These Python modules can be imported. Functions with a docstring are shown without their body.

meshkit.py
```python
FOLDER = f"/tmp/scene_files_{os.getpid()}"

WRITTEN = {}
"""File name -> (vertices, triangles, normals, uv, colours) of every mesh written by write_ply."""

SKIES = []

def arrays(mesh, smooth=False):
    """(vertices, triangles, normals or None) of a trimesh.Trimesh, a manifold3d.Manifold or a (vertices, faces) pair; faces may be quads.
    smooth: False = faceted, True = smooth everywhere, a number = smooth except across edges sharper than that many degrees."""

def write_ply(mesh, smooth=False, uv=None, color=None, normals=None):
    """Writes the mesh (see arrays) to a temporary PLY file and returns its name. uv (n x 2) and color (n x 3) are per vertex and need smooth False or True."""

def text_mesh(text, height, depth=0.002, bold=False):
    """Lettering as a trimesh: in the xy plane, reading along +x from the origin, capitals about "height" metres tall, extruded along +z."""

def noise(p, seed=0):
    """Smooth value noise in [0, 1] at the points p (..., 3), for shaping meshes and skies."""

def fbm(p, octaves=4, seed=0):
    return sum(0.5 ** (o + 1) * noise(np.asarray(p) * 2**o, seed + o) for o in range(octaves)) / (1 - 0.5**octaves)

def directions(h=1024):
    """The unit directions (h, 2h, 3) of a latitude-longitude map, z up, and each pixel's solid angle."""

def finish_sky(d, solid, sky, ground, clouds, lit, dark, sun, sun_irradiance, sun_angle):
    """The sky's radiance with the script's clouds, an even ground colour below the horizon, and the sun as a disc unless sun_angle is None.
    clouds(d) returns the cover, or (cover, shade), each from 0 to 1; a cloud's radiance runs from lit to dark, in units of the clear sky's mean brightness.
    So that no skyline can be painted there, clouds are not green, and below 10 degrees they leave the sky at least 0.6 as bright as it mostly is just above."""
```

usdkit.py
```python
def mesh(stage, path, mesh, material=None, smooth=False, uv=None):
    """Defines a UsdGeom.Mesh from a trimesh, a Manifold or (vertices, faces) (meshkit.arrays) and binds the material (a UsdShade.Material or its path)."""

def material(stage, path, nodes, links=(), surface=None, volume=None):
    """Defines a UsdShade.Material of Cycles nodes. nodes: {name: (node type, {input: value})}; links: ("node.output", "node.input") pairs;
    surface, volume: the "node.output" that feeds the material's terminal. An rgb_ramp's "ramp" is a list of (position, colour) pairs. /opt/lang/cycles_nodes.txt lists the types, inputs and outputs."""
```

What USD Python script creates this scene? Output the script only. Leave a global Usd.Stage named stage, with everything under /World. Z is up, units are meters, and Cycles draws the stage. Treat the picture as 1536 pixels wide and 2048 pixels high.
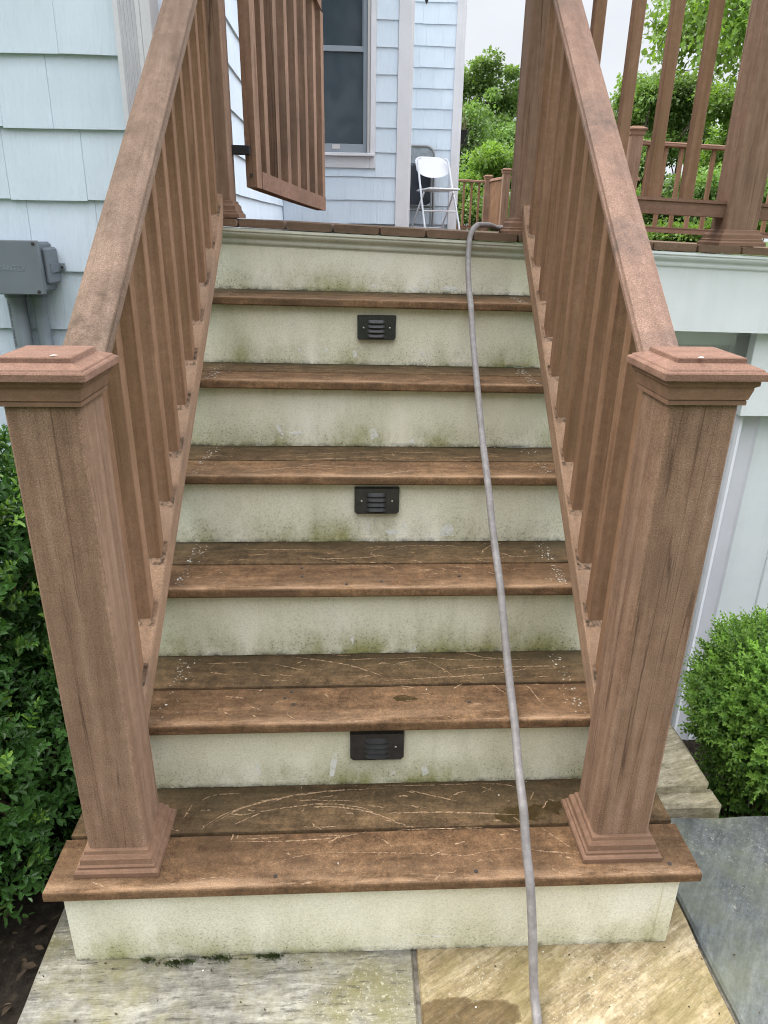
import math, random
import numpy as np, trimesh, usdkit, meshkit
from shapely.geometry import Polygon
from pxr import Usd, UsdGeom, UsdLux, UsdShade, Gf, Sdf

stage = Usd.Stage.CreateInMemory()
UsdGeom.SetStageUpAxis(stage, UsdGeom.Tokens.z)
UsdGeom.SetStageMetersPerUnit(stage, 1.0)
W = UsdGeom.Xform.Define(stage, '/World')
stage.SetDefaultPrim(W.GetPrim())
UsdGeom.Scope.Define(stage, '/World/Looks')
rng = np.random.default_rng(7)
random.seed(7)

# ------------------------------------------------------------------ camera
CAM = np.array([-0.04313, -1.01545, 1.43624])
CR = np.array([0.99880675, -0.0459962, 0.01641411])
CU = np.array([0.00233559, 0.380702, 0.92469483])
CF = np.array([0.04878133, 0.92355311, -0.38035515])
FPX = 1402.17
cam = UsdGeom.Camera.Define(stage, '/World/camera')
cam.AddTransformOp().Set(Gf.Matrix4d(*CR, 0, *CU, 0, *(-CF), 0, *CAM, 1))
cam.CreateHorizontalApertureAttr(36.0)
cam.CreateVerticalApertureAttr(48.0)
cam.CreateFocalLengthAttr(36.0 * FPX / 1536)
cam.CreateClippingRangeAttr(Gf.Vec2f(0.05, 500))
cam.CreateExposureAttr(2.1)

# ------------------------------------------------------------------ sky and sun
SUN_EL, SUN_AZ = math.radians(55), math.radians(-66)      # azimuth = atan2(x, y) of the direction towards the sun
sund = np.array([math.sin(SUN_AZ) * math.cos(SUN_EL), math.cos(SUN_AZ) * math.cos(SUN_EL), math.sin(SUN_EL)])
sun = UsdLux.DistantLight.Define(stage, '/World/sun')
sun.CreateIntensityAttr(0.4); sun.CreateAngleAttr(45.0); sun.CreateNormalizeAttr(True)
sun.CreateColorAttr(Gf.Vec3f(1.0, 0.96, 0.9))
zz = sund; xx = np.cross([0, 0, 1], zz); xx /= np.linalg.norm(xx); yy = np.cross(zz, xx)
sun.AddTransformOp().Set(Gf.Matrix4d(*xx, 0, *yy, 0, *zz, 0, 0, 0, 20, 1))
dome = UsdLux.DomeLight.Define(stage, '/World/sky')
dome.GetPrim().SetCustomDataByKey('kind', 'structure')
sky = usdkit.material(stage, '/World/Looks/sky', {
    'tc': ('texture_coordinate', {}),
    'mp': ('mapping', {'scale': (1.0, 1.0, 2.2)}),
    'nz': ('noise_texture', {'scale': 2.2, 'detail': 7, 'roughness': 0.55}),
    'rp': ('rgb_ramp', {'ramp': [(0.0, (8.3, 8.8, 9.6)), (0.42, (9.6, 9.95, 10.6)), (0.6, (10.6, 10.8, 11.3)), (1.0, (11.8, 11.9, 12.0))]}),
    'sk': ('sky_texture', {'sky_type': 'single_scattering', 'sun_disc': False, 'sun_elevation': SUN_EL, 'sun_rotation': SUN_AZ}),
    'mx': ('mix', {'fac': 0.985}),
    'sp': ('separate_xyz', {}),
    'gr': ('rgb_ramp', {'ramp': [(0.0, (0.395, 0.40, 0.405)), (0.3, (0.41, 0.415, 0.42)), (0.55, (0.75, 0.755, 0.77)), (1.0, (1.75, 1.75, 1.75))]}),
    'ml': ('mix', {'mix_type': 'multiply', 'fac': 1.0}),
    'bg': ('background_shader', {'strength': 0.05})},
    [('tc.generated', 'mp.vector'), ('mp.vector', 'nz.vector'), ('nz.fac', 'rp.fac'), ('sk.color', 'mx.color1'), ('rp.color', 'mx.color2'), ('tc.generated', 'sp.vector'), ('sp.z', 'gr.fac'), ('mx.color', 'ml.color1'), ('gr.color', 'ml.color2'), ('ml.color', 'bg.color')], surface='bg.background')
UsdShade.MaterialBindingAPI.Apply(dome.GetPrim()).Bind(sky)


# ------------------------------------------------------------------ helpers: prims
def at(px, py, x=None, y=None, z=None, k=0.0):
    """The point on a real plane (x = x + k*y, y or z given in metres) that the photograph shows at a pixel: how the site was measured."""
    d = CF + (px - 768) / FPX * CR - (py - 1024) / FPX * CU
    if x is not None:
        t = (x + k * CAM[1] - CAM[0]) / (d[0] - k * d[1])
    elif y is not None:
        t = (y - CAM[1]) / d[1]
    else:
        t = (z - CAM[2]) / d[2]
    return CAM + t * d


USED, LOC = {}, {}


def path_for(parent, name):
    p = parent + '/' + name
    n = USED.get(p, -1) + 1
    USED[p] = n
    return p if n == 0 else f'{p}_{n:03d}'


def tag(prim, label=None, category=None, group=None, kind=None):
    for k, v in (('label', label), ('category', category), ('group', group), ('kind', kind)):
        if v:
            prim.SetCustomDataByKey(k, v)


def thing(name, label, category, loc=(0, 0, 0), group=None, kind=None):
    p = path_for('/World', name)
    x = UsdGeom.Xform.Define(stage, p)
    x.AddTranslateOp().Set(Gf.Vec3d(*map(float, loc)))
    LOC[p] = np.array(loc, float)
    tag(x.GetPrim(), label, category, group, kind)
    return p


def part(parent, name, mesh, mat, smooth=False, label=None, uv=None, kind=None):
    p = path_for(parent, name)
    root = '/'.join(p.split('/')[:3])
    off = LOC.get(root, np.zeros(3))
    if isinstance(mesh, (tuple, list)) and not hasattr(mesh, 'vertices'):
        v, f = np.asarray(mesh[0], float) - off, np.asarray(mesh[1], int)
        m = (v, f)
    else:
        m = trimesh.Trimesh(np.asarray(mesh.vertices) - off, mesh.faces, process=False)
    usdkit.mesh(stage, p, m, mat, smooth=smooth, uv=uv)
    tag(stage.GetPrimAtPath(p), label, kind=kind)
    return p


def solo(name, mesh, mat, label=None, category=None, group=None, kind=None, smooth=False):
    p = path_for('/World', name)
    usdkit.mesh(stage, p, mesh, mat, smooth=smooth)
    tag(stage.GetPrimAtPath(p), label, category, group, kind)
    return p


# ------------------------------------------------------------------ helpers: shapes
cat = trimesh.util.concatenate


def cbox(x0, x1, y0, y1, z0, z1, b=0.004):
    """Chamfered box."""
    pts = []
    for x, sx in ((x0, 1), (x1, -1)):
        for y, sy in ((y0, 1), (y1, -1)):
            for z, sz in ((z0, 1), (z1, -1)):
                pts += [(x + sx * b, y + sy * b, z), (x + sx * b, y, z + sz * b), (x, y + sy * b, z + sz * b)]
    return trimesh.convex.convex_hull(np.array(pts)) if b > 0 else trimesh.creation.box(bounds=[(x0, y0, z0), (x1, y1, z1)])


def hullof(pts):
    return trimesh.convex.convex_hull(np.array(pts, float))


def loft(rings, close=True):
    """Solid through equal rings of points (rings x n x 3), convex end caps as fans."""
    R = np.asarray(rings, float); m, n = R.shape[:2]
    f = []
    for i in range(m - 1):
        for j in range(n):
            a, b = i * n + j, i * n + (j + 1) % n
            f += [(a, b, b + n), (a, b + n, a + n)]
    v = R.reshape(-1, 3)
    if close:
        v = np.vstack([v, R[0].mean(0), R[-1].mean(0)])
        c0, c1 = m * n, m * n + 1
        f += [(c0, (j + 1) % n, j) for j in range(n)] + [(c1, (m - 1) * n + j, (m - 1) * n + (j + 1) % n) for j in range(n)]
    t = trimesh.Trimesh(v, f, process=False)
    if close and t.volume < 0:
        t.invert()
    return t


def run(profile, p0, p1, A=(1, 0, 0), B=(0, 0, 1)):
    """Extrudes a profile of (a, b) points from p0 to p1."""
    pr = np.asarray(profile, float); A, B = np.array(A, float), np.array(B, float)
    ring = pr[:, :1] * A + pr[:, 1:] * B
    poly = Polygon(pr)
    m = loft([np.array(p0) + ring, np.array(p1) + ring], close=False)
    n = len(pr)
    try:
        tv, tf = trimesh.creation.triangulate_polygon(poly, engine='earcut')
        tv = np.asarray(tv)
        caps = []
        for P, flip in ((p0, False), (p1, True)):
            w = np.array(P) + tv[:, :1] * A + tv[:, 1:2] * B
            caps.append(trimesh.Trimesh(w, tf[:, ::-1] if flip else tf, process=False))
        m = cat([m] + caps)
    except Exception:
        m = loft([np.array(p0) + ring, np.array(p1) + ring])
    return m


def tube(pts, r, n=8, samples=None):
    P = np.asarray(pts, float)
    if samples:
        from scipy.interpolate import CubicSpline
        s = np.r_[0, np.cumsum(np.linalg.norm(np.diff(P, axis=0), axis=1))]
        P = CubicSpline(s, P)(np.linspace(0, s[-1], samples))
    R = np.full(len(P), r) if np.ndim(r) == 0 else np.interp(np.linspace(0, 1, len(P)), np.linspace(0, 1, len(r)), r)
    T = np.gradient(P, axis=0); T /= np.linalg.norm(T, axis=1, keepdims=True) + 1e-12
    a = np.array([0, 0, 1.0]) if abs(T[0][2]) < 0.9 else np.array([1.0, 0, 0])
    u = np.cross(T[0], a); u /= np.linalg.norm(u)
    rings = []
    for i in range(len(P)):
        u = u - T[i] * (u @ T[i]); u /= np.linalg.norm(u); w = np.cross(T[i], u)
        th = np.arange(n) * 2 * np.pi / n
        rings.append(P[i] + R[i] * (np.cos(th)[:, None] * u + np.sin(th)[:, None] * w))
    return loft(rings)


def lathe_sq(levels, cx, cy):
    """Square stepped moulding: levels = (half width, z)."""
    rings = []
    for h, z in levels:
        rings.append([(cx - h, cy - h, z), (cx + h, cy - h, z), (cx + h, cy + h, z), (cx - h, cy + h, z)])
    return loft(rings)


# ------------------------------------------------------------------ helpers: materials
class Graph:
    def __init__(self, name):
        self.name, self.nodes, self.links = name, {}, []

    def n(self, kind, out, **kw):
        nm = f'{kind}{len(self.nodes)}'
        vals = {}
        for k, v in kw.items():
            if isinstance(v, str) and '.' in v and v.split('.')[0] in self.nodes:
                self.links.append((v, f'{nm}.{k}'))
            else:
                vals[k] = v
        self.nodes[nm] = (kind, vals)
        return f'{nm}.{out}'

    def ramp(self, fac, *stops):
        return self.n('rgb_ramp', 'color', fac=fac, ramp=list(stops))

    def gray(self, fac, *stops):
        return self.n('rgb_ramp', 'color', fac=fac, ramp=[(p, (c, c, c)) for p, c in stops])

    def mix(self, fac, a, b, t='mix'):
        return self.n('mix', 'color', mix_type=t, fac=fac, color1=a, color2=b)

    def noise(self, vec, scale, detail=3, rough=0.55, dist=0.0):
        return self.n('noise_texture', 'fac', vector=vec, scale=scale, detail=detail, roughness=rough, distortion=dist)

    def math(self, op, a, b=0.5, clamp=False):
        return self.n('math', 'value', math_type=op, value1=a, value2=b, use_clamp=clamp)

    def done(self, surface):
        return usdkit.material(stage, '/World/Looks/' + self.name, self.nodes, self.links, surface=surface)

    def principled(self, color, rough=0.6, normal=None, spec=0.35, **kw):
        a = dict(base_color=color, roughness=rough, specular_ior_level=spec, **kw)
        if normal:
            a['normal'] = normal
        return self.n('principled_bsdf', 'BSDF', **a)


def plain(name, color, rough=0.5, metallic=0.0, spec=0.4, var=0.0, scale=30, bump=0.0):
    g = Graph(name)
    pos = g.n('geometry', 'position')
    nz = g.noise(pos, scale, 4, 0.6)
    c = g.mix(1.0, color, g.gray(nz, (0.3, 1 - var), (0.7, 1 + var)), 'multiply')
    nrm = None
    if bump:
        nrm = g.n('bump', 'normal', height=g.noise(pos, scale * 6, 3), strength=bump, distance=0.002)
    return g.done(g.principled(c, rough, nrm, spec, metallic=metallic))


def composite(name, axis, c_dark, c_mid, c_light, stain=(0.07, 0.055, 0.045), stain_amt=0.35, lines=0.0, fleck=0.5, slope=0.0, rough=0.78, seed=0.0, stain_scale=3.0, wear=None, mottle=False, stain_lo=0.5):
    """Wood-plastic board: streaks along the board, fine flecks, weather stains."""
    g = Graph(name)
    pos0 = g.n('geometry', 'position')
    pos = g.n('mapping', 'vector', mapping_type='point', vector=pos0, location=(seed, seed * 1.7, seed * 0.6))
    if mottle:
        st_len = 5
    else:
        st_len = 14
    s = {'x': (st_len, 1, 1), 'y': (1, 14, 1), 'z': (1, 1, 14)}[axis]
    mp = g.n('mapping', 'vector', mapping_type='texture', vector=pos, rotation=(slope, 0, 0), scale=s)
    st = g.noise(mp, 55, 5, 0.62)
    big = g.noise(mp, 9, 4, 0.6)
    fine = g.noise(pos, 400, 3, 0.8)
    med = g.noise(pos, 42, 5, 0.7)
    large = g.noise(pos, stain_scale, 6, 0.62)
    c = g.ramp(st, (0.28, c_dark), (0.5, c_mid), (0.74, c_light))
    c = g.mix(0.45, c, g.ramp(big, (0.3, c_dark), (0.52, c_mid), (0.72, c_light)))
    c = g.mix(1.0, c, g.gray(med, (0.3, 0.86), (0.7, 1.13)), 'multiply')
    if mottle:
        c = g.mix(1.0, c, g.gray(g.noise(pos, 21, 8, 0.78), (0.34, 0.62), (0.66, 1.36)), 'multiply')
        c = g.mix(1.0, c, g.gray(g.noise(pos, 130, 5, 0.85), (0.36, 0.70), (0.64, 1.28)), 'multiply')
    c = g.mix(1.0, c, g.gray(fine, (0.34, 1 - fleck * 0.75), (0.5, 1.0), (0.68, 1 + fleck)), 'multiply')
    stf = g.math('multiply', g.gray(large, (stain_lo, 0.0), (stain_lo + 0.17, 1.0)), g.gray(med, (0.38, 0.2), (0.62, 1.0)))
    stf = g.math('multiply', stf, stain_amt)
    c = g.mix(stf, c, stain)
    if lines:
        s2 = {'x': (60, 1, 1), 'y': (1, 60, 1), 'z': (1, 1, 60)}[axis]
        mp2 = g.n('mapping', 'vector', mapping_type='texture', vector=pos, rotation=(slope, 0, 0), scale=s2)
        ln = g.noise(mp2, 38, 2, 0.45)
        d = g.math('absolute', g.math('subtract', g.math('add', ln, g.math('multiply', g.noise(pos, 60, 3), 0.02)), 0.51))
        lf = g.gray(d, (0.0, 1.0), (0.006, 0.8), (0.016, 0.0))
        lf = g.math('multiply', lf, g.gray(g.noise(mp, 24, 4, 0.7), (0.42, 0.0), (0.6, lines)))
        c = g.mix(lf, c, (c_dark[0] * 0.42, c_dark[1] * 0.38, c_dark[2] * 0.42))
    if wear:
        sep = g.n('separate_xyz', 'y', vector=pos0)
        yl = g.math('floored_modulo', sep, 0.2486)
        if wear == 'nose':      # feet have scuffed the front edge pale
            wf = g.math('multiply', g.gray(yl, (0.0, 0.0), (0.003, 0.0), (0.0055, 1.0), (0.014, 0.85), (0.03, 0.3), (0.07, 0.1), (0.14, 0.0)), g.gray(g.noise(mp, 20, 6, 0.75), (0.38, 0.0), (0.62, 1.0)))
            c = g.mix(g.math('multiply', wf, 0.85), c, g.mix(1.0, (0.46, 0.30, 0.185), g.gray(fine, (0.35, 0.7), (0.65, 1.2)), 'multiply'))
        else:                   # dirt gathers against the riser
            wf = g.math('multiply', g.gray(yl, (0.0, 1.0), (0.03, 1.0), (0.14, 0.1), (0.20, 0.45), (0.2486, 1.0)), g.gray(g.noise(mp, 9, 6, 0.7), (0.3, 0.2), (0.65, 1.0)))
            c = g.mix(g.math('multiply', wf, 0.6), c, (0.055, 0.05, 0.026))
    nrm = g.n('bump', 'normal', height=g.mix(0.6, st, fine), strength=0.35, distance=0.0016)
    return g.done(g.principled(c, rough, nrm, 0.16))


M = {}
SL = math.atan(0.80)
RD, RM, RL = (0.132, 0.078, 0.050), (0.222, 0.138, 0.093), (0.33, 0.222, 0.160)
M['post'] = composite('composite_post', 'z', RD, RM, RL, stain=(0.11, 0.075, 0.05), stain_amt=0.5, lines=0.8, fleck=0.6)
M['cap'] = composite('composite_cap', 'x', (0.170, 0.092, 0.066), (0.214, 0.123, 0.088), (0.266, 0.163, 0.122), stain_amt=0.2, fleck=0.4)
M['trim'] = composite('composite_base_trim', 'x', (0.139, 0.080, 0.051), (0.204, 0.120, 0.078), (0.269, 0.166, 0.113), stain_amt=0.3, fleck=0.2)
M['rail_left'] = composite('composite_handrail_left', 'y', (0.135, 0.087, 0.061), (0.214, 0.145, 0.106), (0.317, 0.228, 0.174), stain=(0.085, 0.06, 0.042), stain_amt=0.9, fleck=0.55, slope=SL, stain_scale=4.5, stain_lo=0.45)
M['rail_right'] = composite('composite_handrail_right', 'y', (0.166, 0.100, 0.074), (0.237, 0.148, 0.110), (0.316, 0.208, 0.162), stain=(0.085, 0.068, 0.06), stain_amt=0.9, fleck=0.55, slope=SL, seed=3.1, stain_scale=6.0, stain_lo=0.47)
M['lower_rail'] = composite('composite_lower_rail', 'y', (0.185, 0.115, 0.072), (0.265, 0.168, 0.108), (0.35, 0.235, 0.16), stain=(0.09, 0.075, 0.065), stain_amt=0.6, fleck=0.5, slope=SL, seed=1.3)
M['baluster'] = composite('composite_baluster', 'z', (0.144, 0.079, 0.043), (0.214, 0.121, 0.071), (0.304, 0.184, 0.120), stain=(0.12, 0.078, 0.034), stain_amt=0.6, lines=0.35, fleck=0.25)
M['deckrail'] = composite('composite_deck_rail', 'x', (0.156, 0.089, 0.061), (0.215, 0.125, 0.087), (0.283, 0.175, 0.127), stain_amt=0.3, fleck=0.3)
M['gate'] = composite('composite_gate', 'z', (0.15, 0.088, 0.058), (0.24, 0.146, 0.098), (0.34, 0.215, 0.15), stain=(0.06, 0.05, 0.038), stain_amt=0.6, lines=0.7, fleck=0.3)
M['board_front'] = composite('tread_board_front', 'x', (0.067, 0.037, 0.018), (0.129, 0.073, 0.037), (0.240, 0.145, 0.076), stain=(0.048, 0.032, 0.018), stain_amt=0.85, stain_scale=6.0, fleck=0.4, rough=0.8, wear='nose', mottle=True)
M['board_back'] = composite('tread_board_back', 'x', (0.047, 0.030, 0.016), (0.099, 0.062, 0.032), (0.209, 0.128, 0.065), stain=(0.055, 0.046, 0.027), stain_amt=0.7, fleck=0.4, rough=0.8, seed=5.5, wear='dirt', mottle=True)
M['board_deck'] = composite('deck_board', 'x', (0.09, 0.062, 0.04), (0.15, 0.098, 0.065), (0.23, 0.15, 0.10), stain=(0.05, 0.042, 0.03), stain_amt=0.7, fleck=0.4, seed=2.2)


def riser_mat():
    g = Graph('riser_paint')
    uv = g.n('uvmap', 'UV', attribute='st')
    v = g.n('separate_xyz', 'y', vector=uv)
    pos = g.n('geometry', 'position')
    mp = g.n('mapping', 'vector', mapping_type='texture', vector=pos, scale=(1, 1, 2.5))
    nz = g.noise(mp, 7, 6, 0.65)
    speck = g.noise(pos, 160, 4, 0.75)
    fine = g.noise(mp, 420, 2, 0.7)
    base = g.ramp(g.noise(pos, 3, 5, 0.65), (0.3, (0.72, 0.69, 0.53)), (0.55, (0.80, 0.775, 0.64)), (0.75, (0.84, 0.82, 0.72)))
    big = g.noise(pos, 2.3, 5, 0.65)
    drip = g.noise(g.n('mapping', 'vector', mapping_type='texture', vector=pos, scale=(1, 1, 14)), 26, 5, 0.65)
    # algae thickens toward the bottom of each board, unevenly from place to place
    low = g.gray(v, (0.0, 1.0), (0.18, 0.75), (0.45, 0.32), (0.8, 0.10), (0.93, 0.25), (1.0, 0.6))
    f = g.math('multiply', low, g.gray(nz, (0.36, 0.0), (0.6, 1.0)))
    f = g.math('multiply', f, g.gray(big, (0.34, 0.35), (0.62, 1.25)))
    base = g.mix(g.math('multiply', f, 0.95, True), base, (0.30, 0.295, 0.12))
    df = g.math('multiply', g.gray(drip, (0.54, 0.0), (0.70, 1.0)), g.gray(v, (0.0, 0.5), (0.6, 0.35), (1.0, 0.75)))
    base = g.mix(g.math('multiply', df, g.gray(big, (0.42, 0.0), (0.66, 0.5))), base, (0.22, 0.215, 0.12))
    sp = g.math('multiply', g.gray(speck, (0.54, 0.0), (0.64, 1.0)), g.math('add', g.math('multiply', low, g.gray(nz, (0.38, 0.2), (0.6, 1.2))), 0.05))
    base = g.mix(g.math('multiply', sp, 0.8, True), base, (0.11, 0.105, 0.06))
    edge = g.gray(v, (0.0, 1.0), (0.03, 0.55), (0.08, 0.0))
    base = g.mix(g.math('multiply', edge, g.gray(g.noise(pos, 34, 5, 0.75), (0.4, 0.0), (0.62, 0.95))), base, (0.055, 0.05, 0.032))
    base = g.mix(1.0, base, g.gray(g.noise(pos, 300, 3, 0.85), (0.34, 0.80), (0.5, 1.0), (0.66, 1.10)), 'multiply')
    nrm = g.n('bump', 'normal', height=fine, strength=0.18, distance=0.001)
    return g.done(g.principled(base, 0.6, nrm, 0.3))


M['riser'] = riser_mat()


def white_trim(name, c0, c1, grime, amt):
    g = Graph(name)
    pos = g.n('geometry', 'position')
    nz = g.noise(pos, 6, 5, 0.6)
    sp = g.noise(pos, 120, 4, 0.7)
    c = g.ramp(nz, (0.3, c0), (0.7, c1))
    c = g.mix(g.math('multiply', g.gray(sp, (0.58, 0.0), (0.72, 1.0)), amt), c, grime)
    st = g.n('mapping', 'vector', mapping_type='texture', vector=pos, scale=(1, 1, 9))
    c = g.mix(g.math('multiply', g.gray(g.noise(st, 14, 4), (0.5, 0.0), (0.75, 1.0)), amt * 0.6), c, grime)
    nrm = g.n('bump', 'normal', height=g.noise(st, 90, 3), strength=0.1, distance=0.001)
    return g.done(g.principled(c, 0.5, nrm, 0.35))


M['crown'] = white_trim('crown_paint', (0.50, 0.50, 0.42), (0.62, 0.615, 0.53), (0.16, 0.16, 0.09), 0.6)
M['fascia'] = white_trim('fascia_paint', (0.70, 0.74, 0.74), (0.76, 0.79, 0.79), (0.35, 0.38, 0.33), 0.2)
M['white'] = white_trim('white_trim_paint', (0.60, 0.592, 0.612), (0.66, 0.652, 0.672), (0.34, 0.33, 0.33), 0.25)
M['pvc'] = white_trim('white_vinyl', (0.66, 0.66, 0.69), (0.71, 0.71, 0.74), (0.45, 0.45, 0.45), 0.1)


def shingle_mat():
    g = Graph('blue_shingle_paint')
    pos = g.n('geometry', 'position')
    mp = g.n('mapping', 'vector', mapping_type='texture', vector=pos, scale=(1, 1, 9))
    gr = g.noise(mp, 70, 5, 0.65, 0.4)
    wv = g.noise(mp, 16, 3, 0.5, 1.0)
    isl = g.n('geometry', 'random_per_island')
    c = g.ramp(g.n('object_info', 'random'), (0.0, (0.595, 0.675, 0.755)), (1.0, (0.625, 0.705, 0.785)))
    c = g.mix(1.0, c, g.gray(g.noise(pos, 5, 5), (0.3, 0.95), (0.7, 1.04)), 'multiply')
    c = g.mix(g.gray(g.noise(pos, 11, 5, 0.7), (0.66, 0.0), (0.8, 0.35)), c, (0.50, 0.49, 0.38))
    h = g.mix(0.6, gr, wv)
    nrm = g.n('bump', 'normal', height=h, strength=0.95, distance=0.009)
    return g.done(g.principled(c, 0.55, nrm, 0.3))


M['shingle'] = shingle_mat()
M['bronze'] = plain('dark_bronze', (0.026, 0.025, 0.025), 0.33, 0.25, 0.5, 0.3, 60)
M['steel'] = plain('screw_steel', (0.55, 0.55, 0.55), 0.3, 1.0)
M['dark_screw'] = plain('dark_screw', (0.05, 0.042, 0.036), 0.5, 0.3)
M['black'] = plain('black_iron', (0.012, 0.012, 0.014), 0.45)
M['gap'] = plain('joint_dirt', (0.035, 0.03, 0.024), 0.95)
M['mortar'] = plain('joint_mortar', (0.15, 0.135, 0.11), 0.95, 0, 0.2, 0.5, 60, 0.5)
M['graybox'] = plain('gray_plastic', (0.145, 0.168, 0.188), 0.5, 0, 0.35, 0.06, 8)
M['conduit'] = plain('gray_conduit', (0.205, 0.235, 0.26), 0.45, 0, 0.35, 0.08, 9)
M['print'] = plain('black_print', (0.02, 0.02, 0.022), 0.6)
M['chair_white'] = plain('white_chair_paint', (0.66, 0.66, 0.69), 0.35)
M['chair_seat'] = plain('white_chair_plastic', (0.68, 0.68, 0.71), 0.4)
M['chair_gray'] = plain('gray_chair_frame', (0.22, 0.22, 0.21), 0.35, 0.5)
M['chair_panel'] = plain('gray_chair_panel', (0.21, 0.235, 0.25), 0.4, 0, 0.4, 0.25, 25)
M['chair_dark'] = plain('dark_vinyl', (0.02, 0.024, 0.032), 0.45)
M['vinyl_gray'] = plain('gray_window_frame', (0.25, 0.28, 0.31), 0.45)
M['jamb'] = plain('window_jamb', (0.50, 0.47, 0.45), 0.5)
M['room'] = plain('room_plaster', (0.35, 0.35, 0.36), 0.9)
M['curtain'] = plain('curtain_cloth', (0.45, 0.46, 0.48), 0.9, var=0.3, scale=6)
M['flake'] = plain('paint_flakes', (0.62, 0.62, 0.57), 0.8, var=0.2, scale=90)


def hose_mat():
    g = Graph('gray_hose')
    pos = g.n('geometry', 'position')
    c = g.ramp(g.noise(pos, 45, 5, 0.7), (0.3, (0.16, 0.145, 0.14)), (0.55, (0.225, 0.21, 0.205)), (0.75, (0.31, 0.295, 0.285)))
    c = g.mix(g.gray(g.noise(pos, 9, 4), (0.5, 0.0), (0.75, 0.5)), c, (0.13, 0.115, 0.10))
    nrm = g.n('bump', 'normal', height=g.noise(pos, 300, 2), strength=0.15, distance=0.001)
    return g.done(g.principled(c, 0.5, nrm, 0.4))


M['hose'] = hose_mat()


def worn(name, color, lo, hi, scale=70):
    """Scrape marks and smears: solid where the noise is high, clear elsewhere."""
    g = Graph(name)
    pos = g.n('geometry', 'position')
    f = g.gray(g.noise(pos, scale, 4, 0.7), (lo, 0.0), (hi, 1.0))
    d = g.principled(color, 0.85, None, 0.05)
    return g.done(g.n('mix_closure', 'closure', fac=f, closure1=g.n('transparent_bsdf', 'BSDF'), closure2=d))


M['scratch'] = worn('pale_scratch', (0.43, 0.295, 0.185), 0.40, 0.63, 130)
M['paint_patch'] = worn('paint_smear', (0.70, 0.70, 0.65), 0.40, 0.60, 75)
M['grime'] = worn('dark_grime', (0.06, 0.045, 0.032), 0.46, 0.72, 70)
M['rub'] = worn('pale_rub_mark', (0.40, 0.275, 0.17), 0.44, 0.62, 90)
M['wet'] = worn('dark_damp_mark', (0.05, 0.034, 0.014), 0.30, 0.58, 20)


def glass_mat():
    g = Graph('window_glass')
    fr = g.n('fresnel', 'fac', IOR=1.5)
    t = g.n('transparent_bsdf', 'BSDF', color=(0.55, 0.6, 0.62))
    sc = g.n('diffuse_bsdf', 'BSDF', color=(0.05, 0.066, 0.078))
    base = g.n('mix_closure', 'closure', fac=0.62, closure1=t, closure2=sc)
    gl = g.n('glossy_bsdf', 'BSDF', color=(0.9, 0.9, 0.9), roughness=0.06)
    return g.done(g.n('mix_closure', 'closure', fac=fr, closure1=base, closure2=gl))


M['glass'] = glass_mat()


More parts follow.
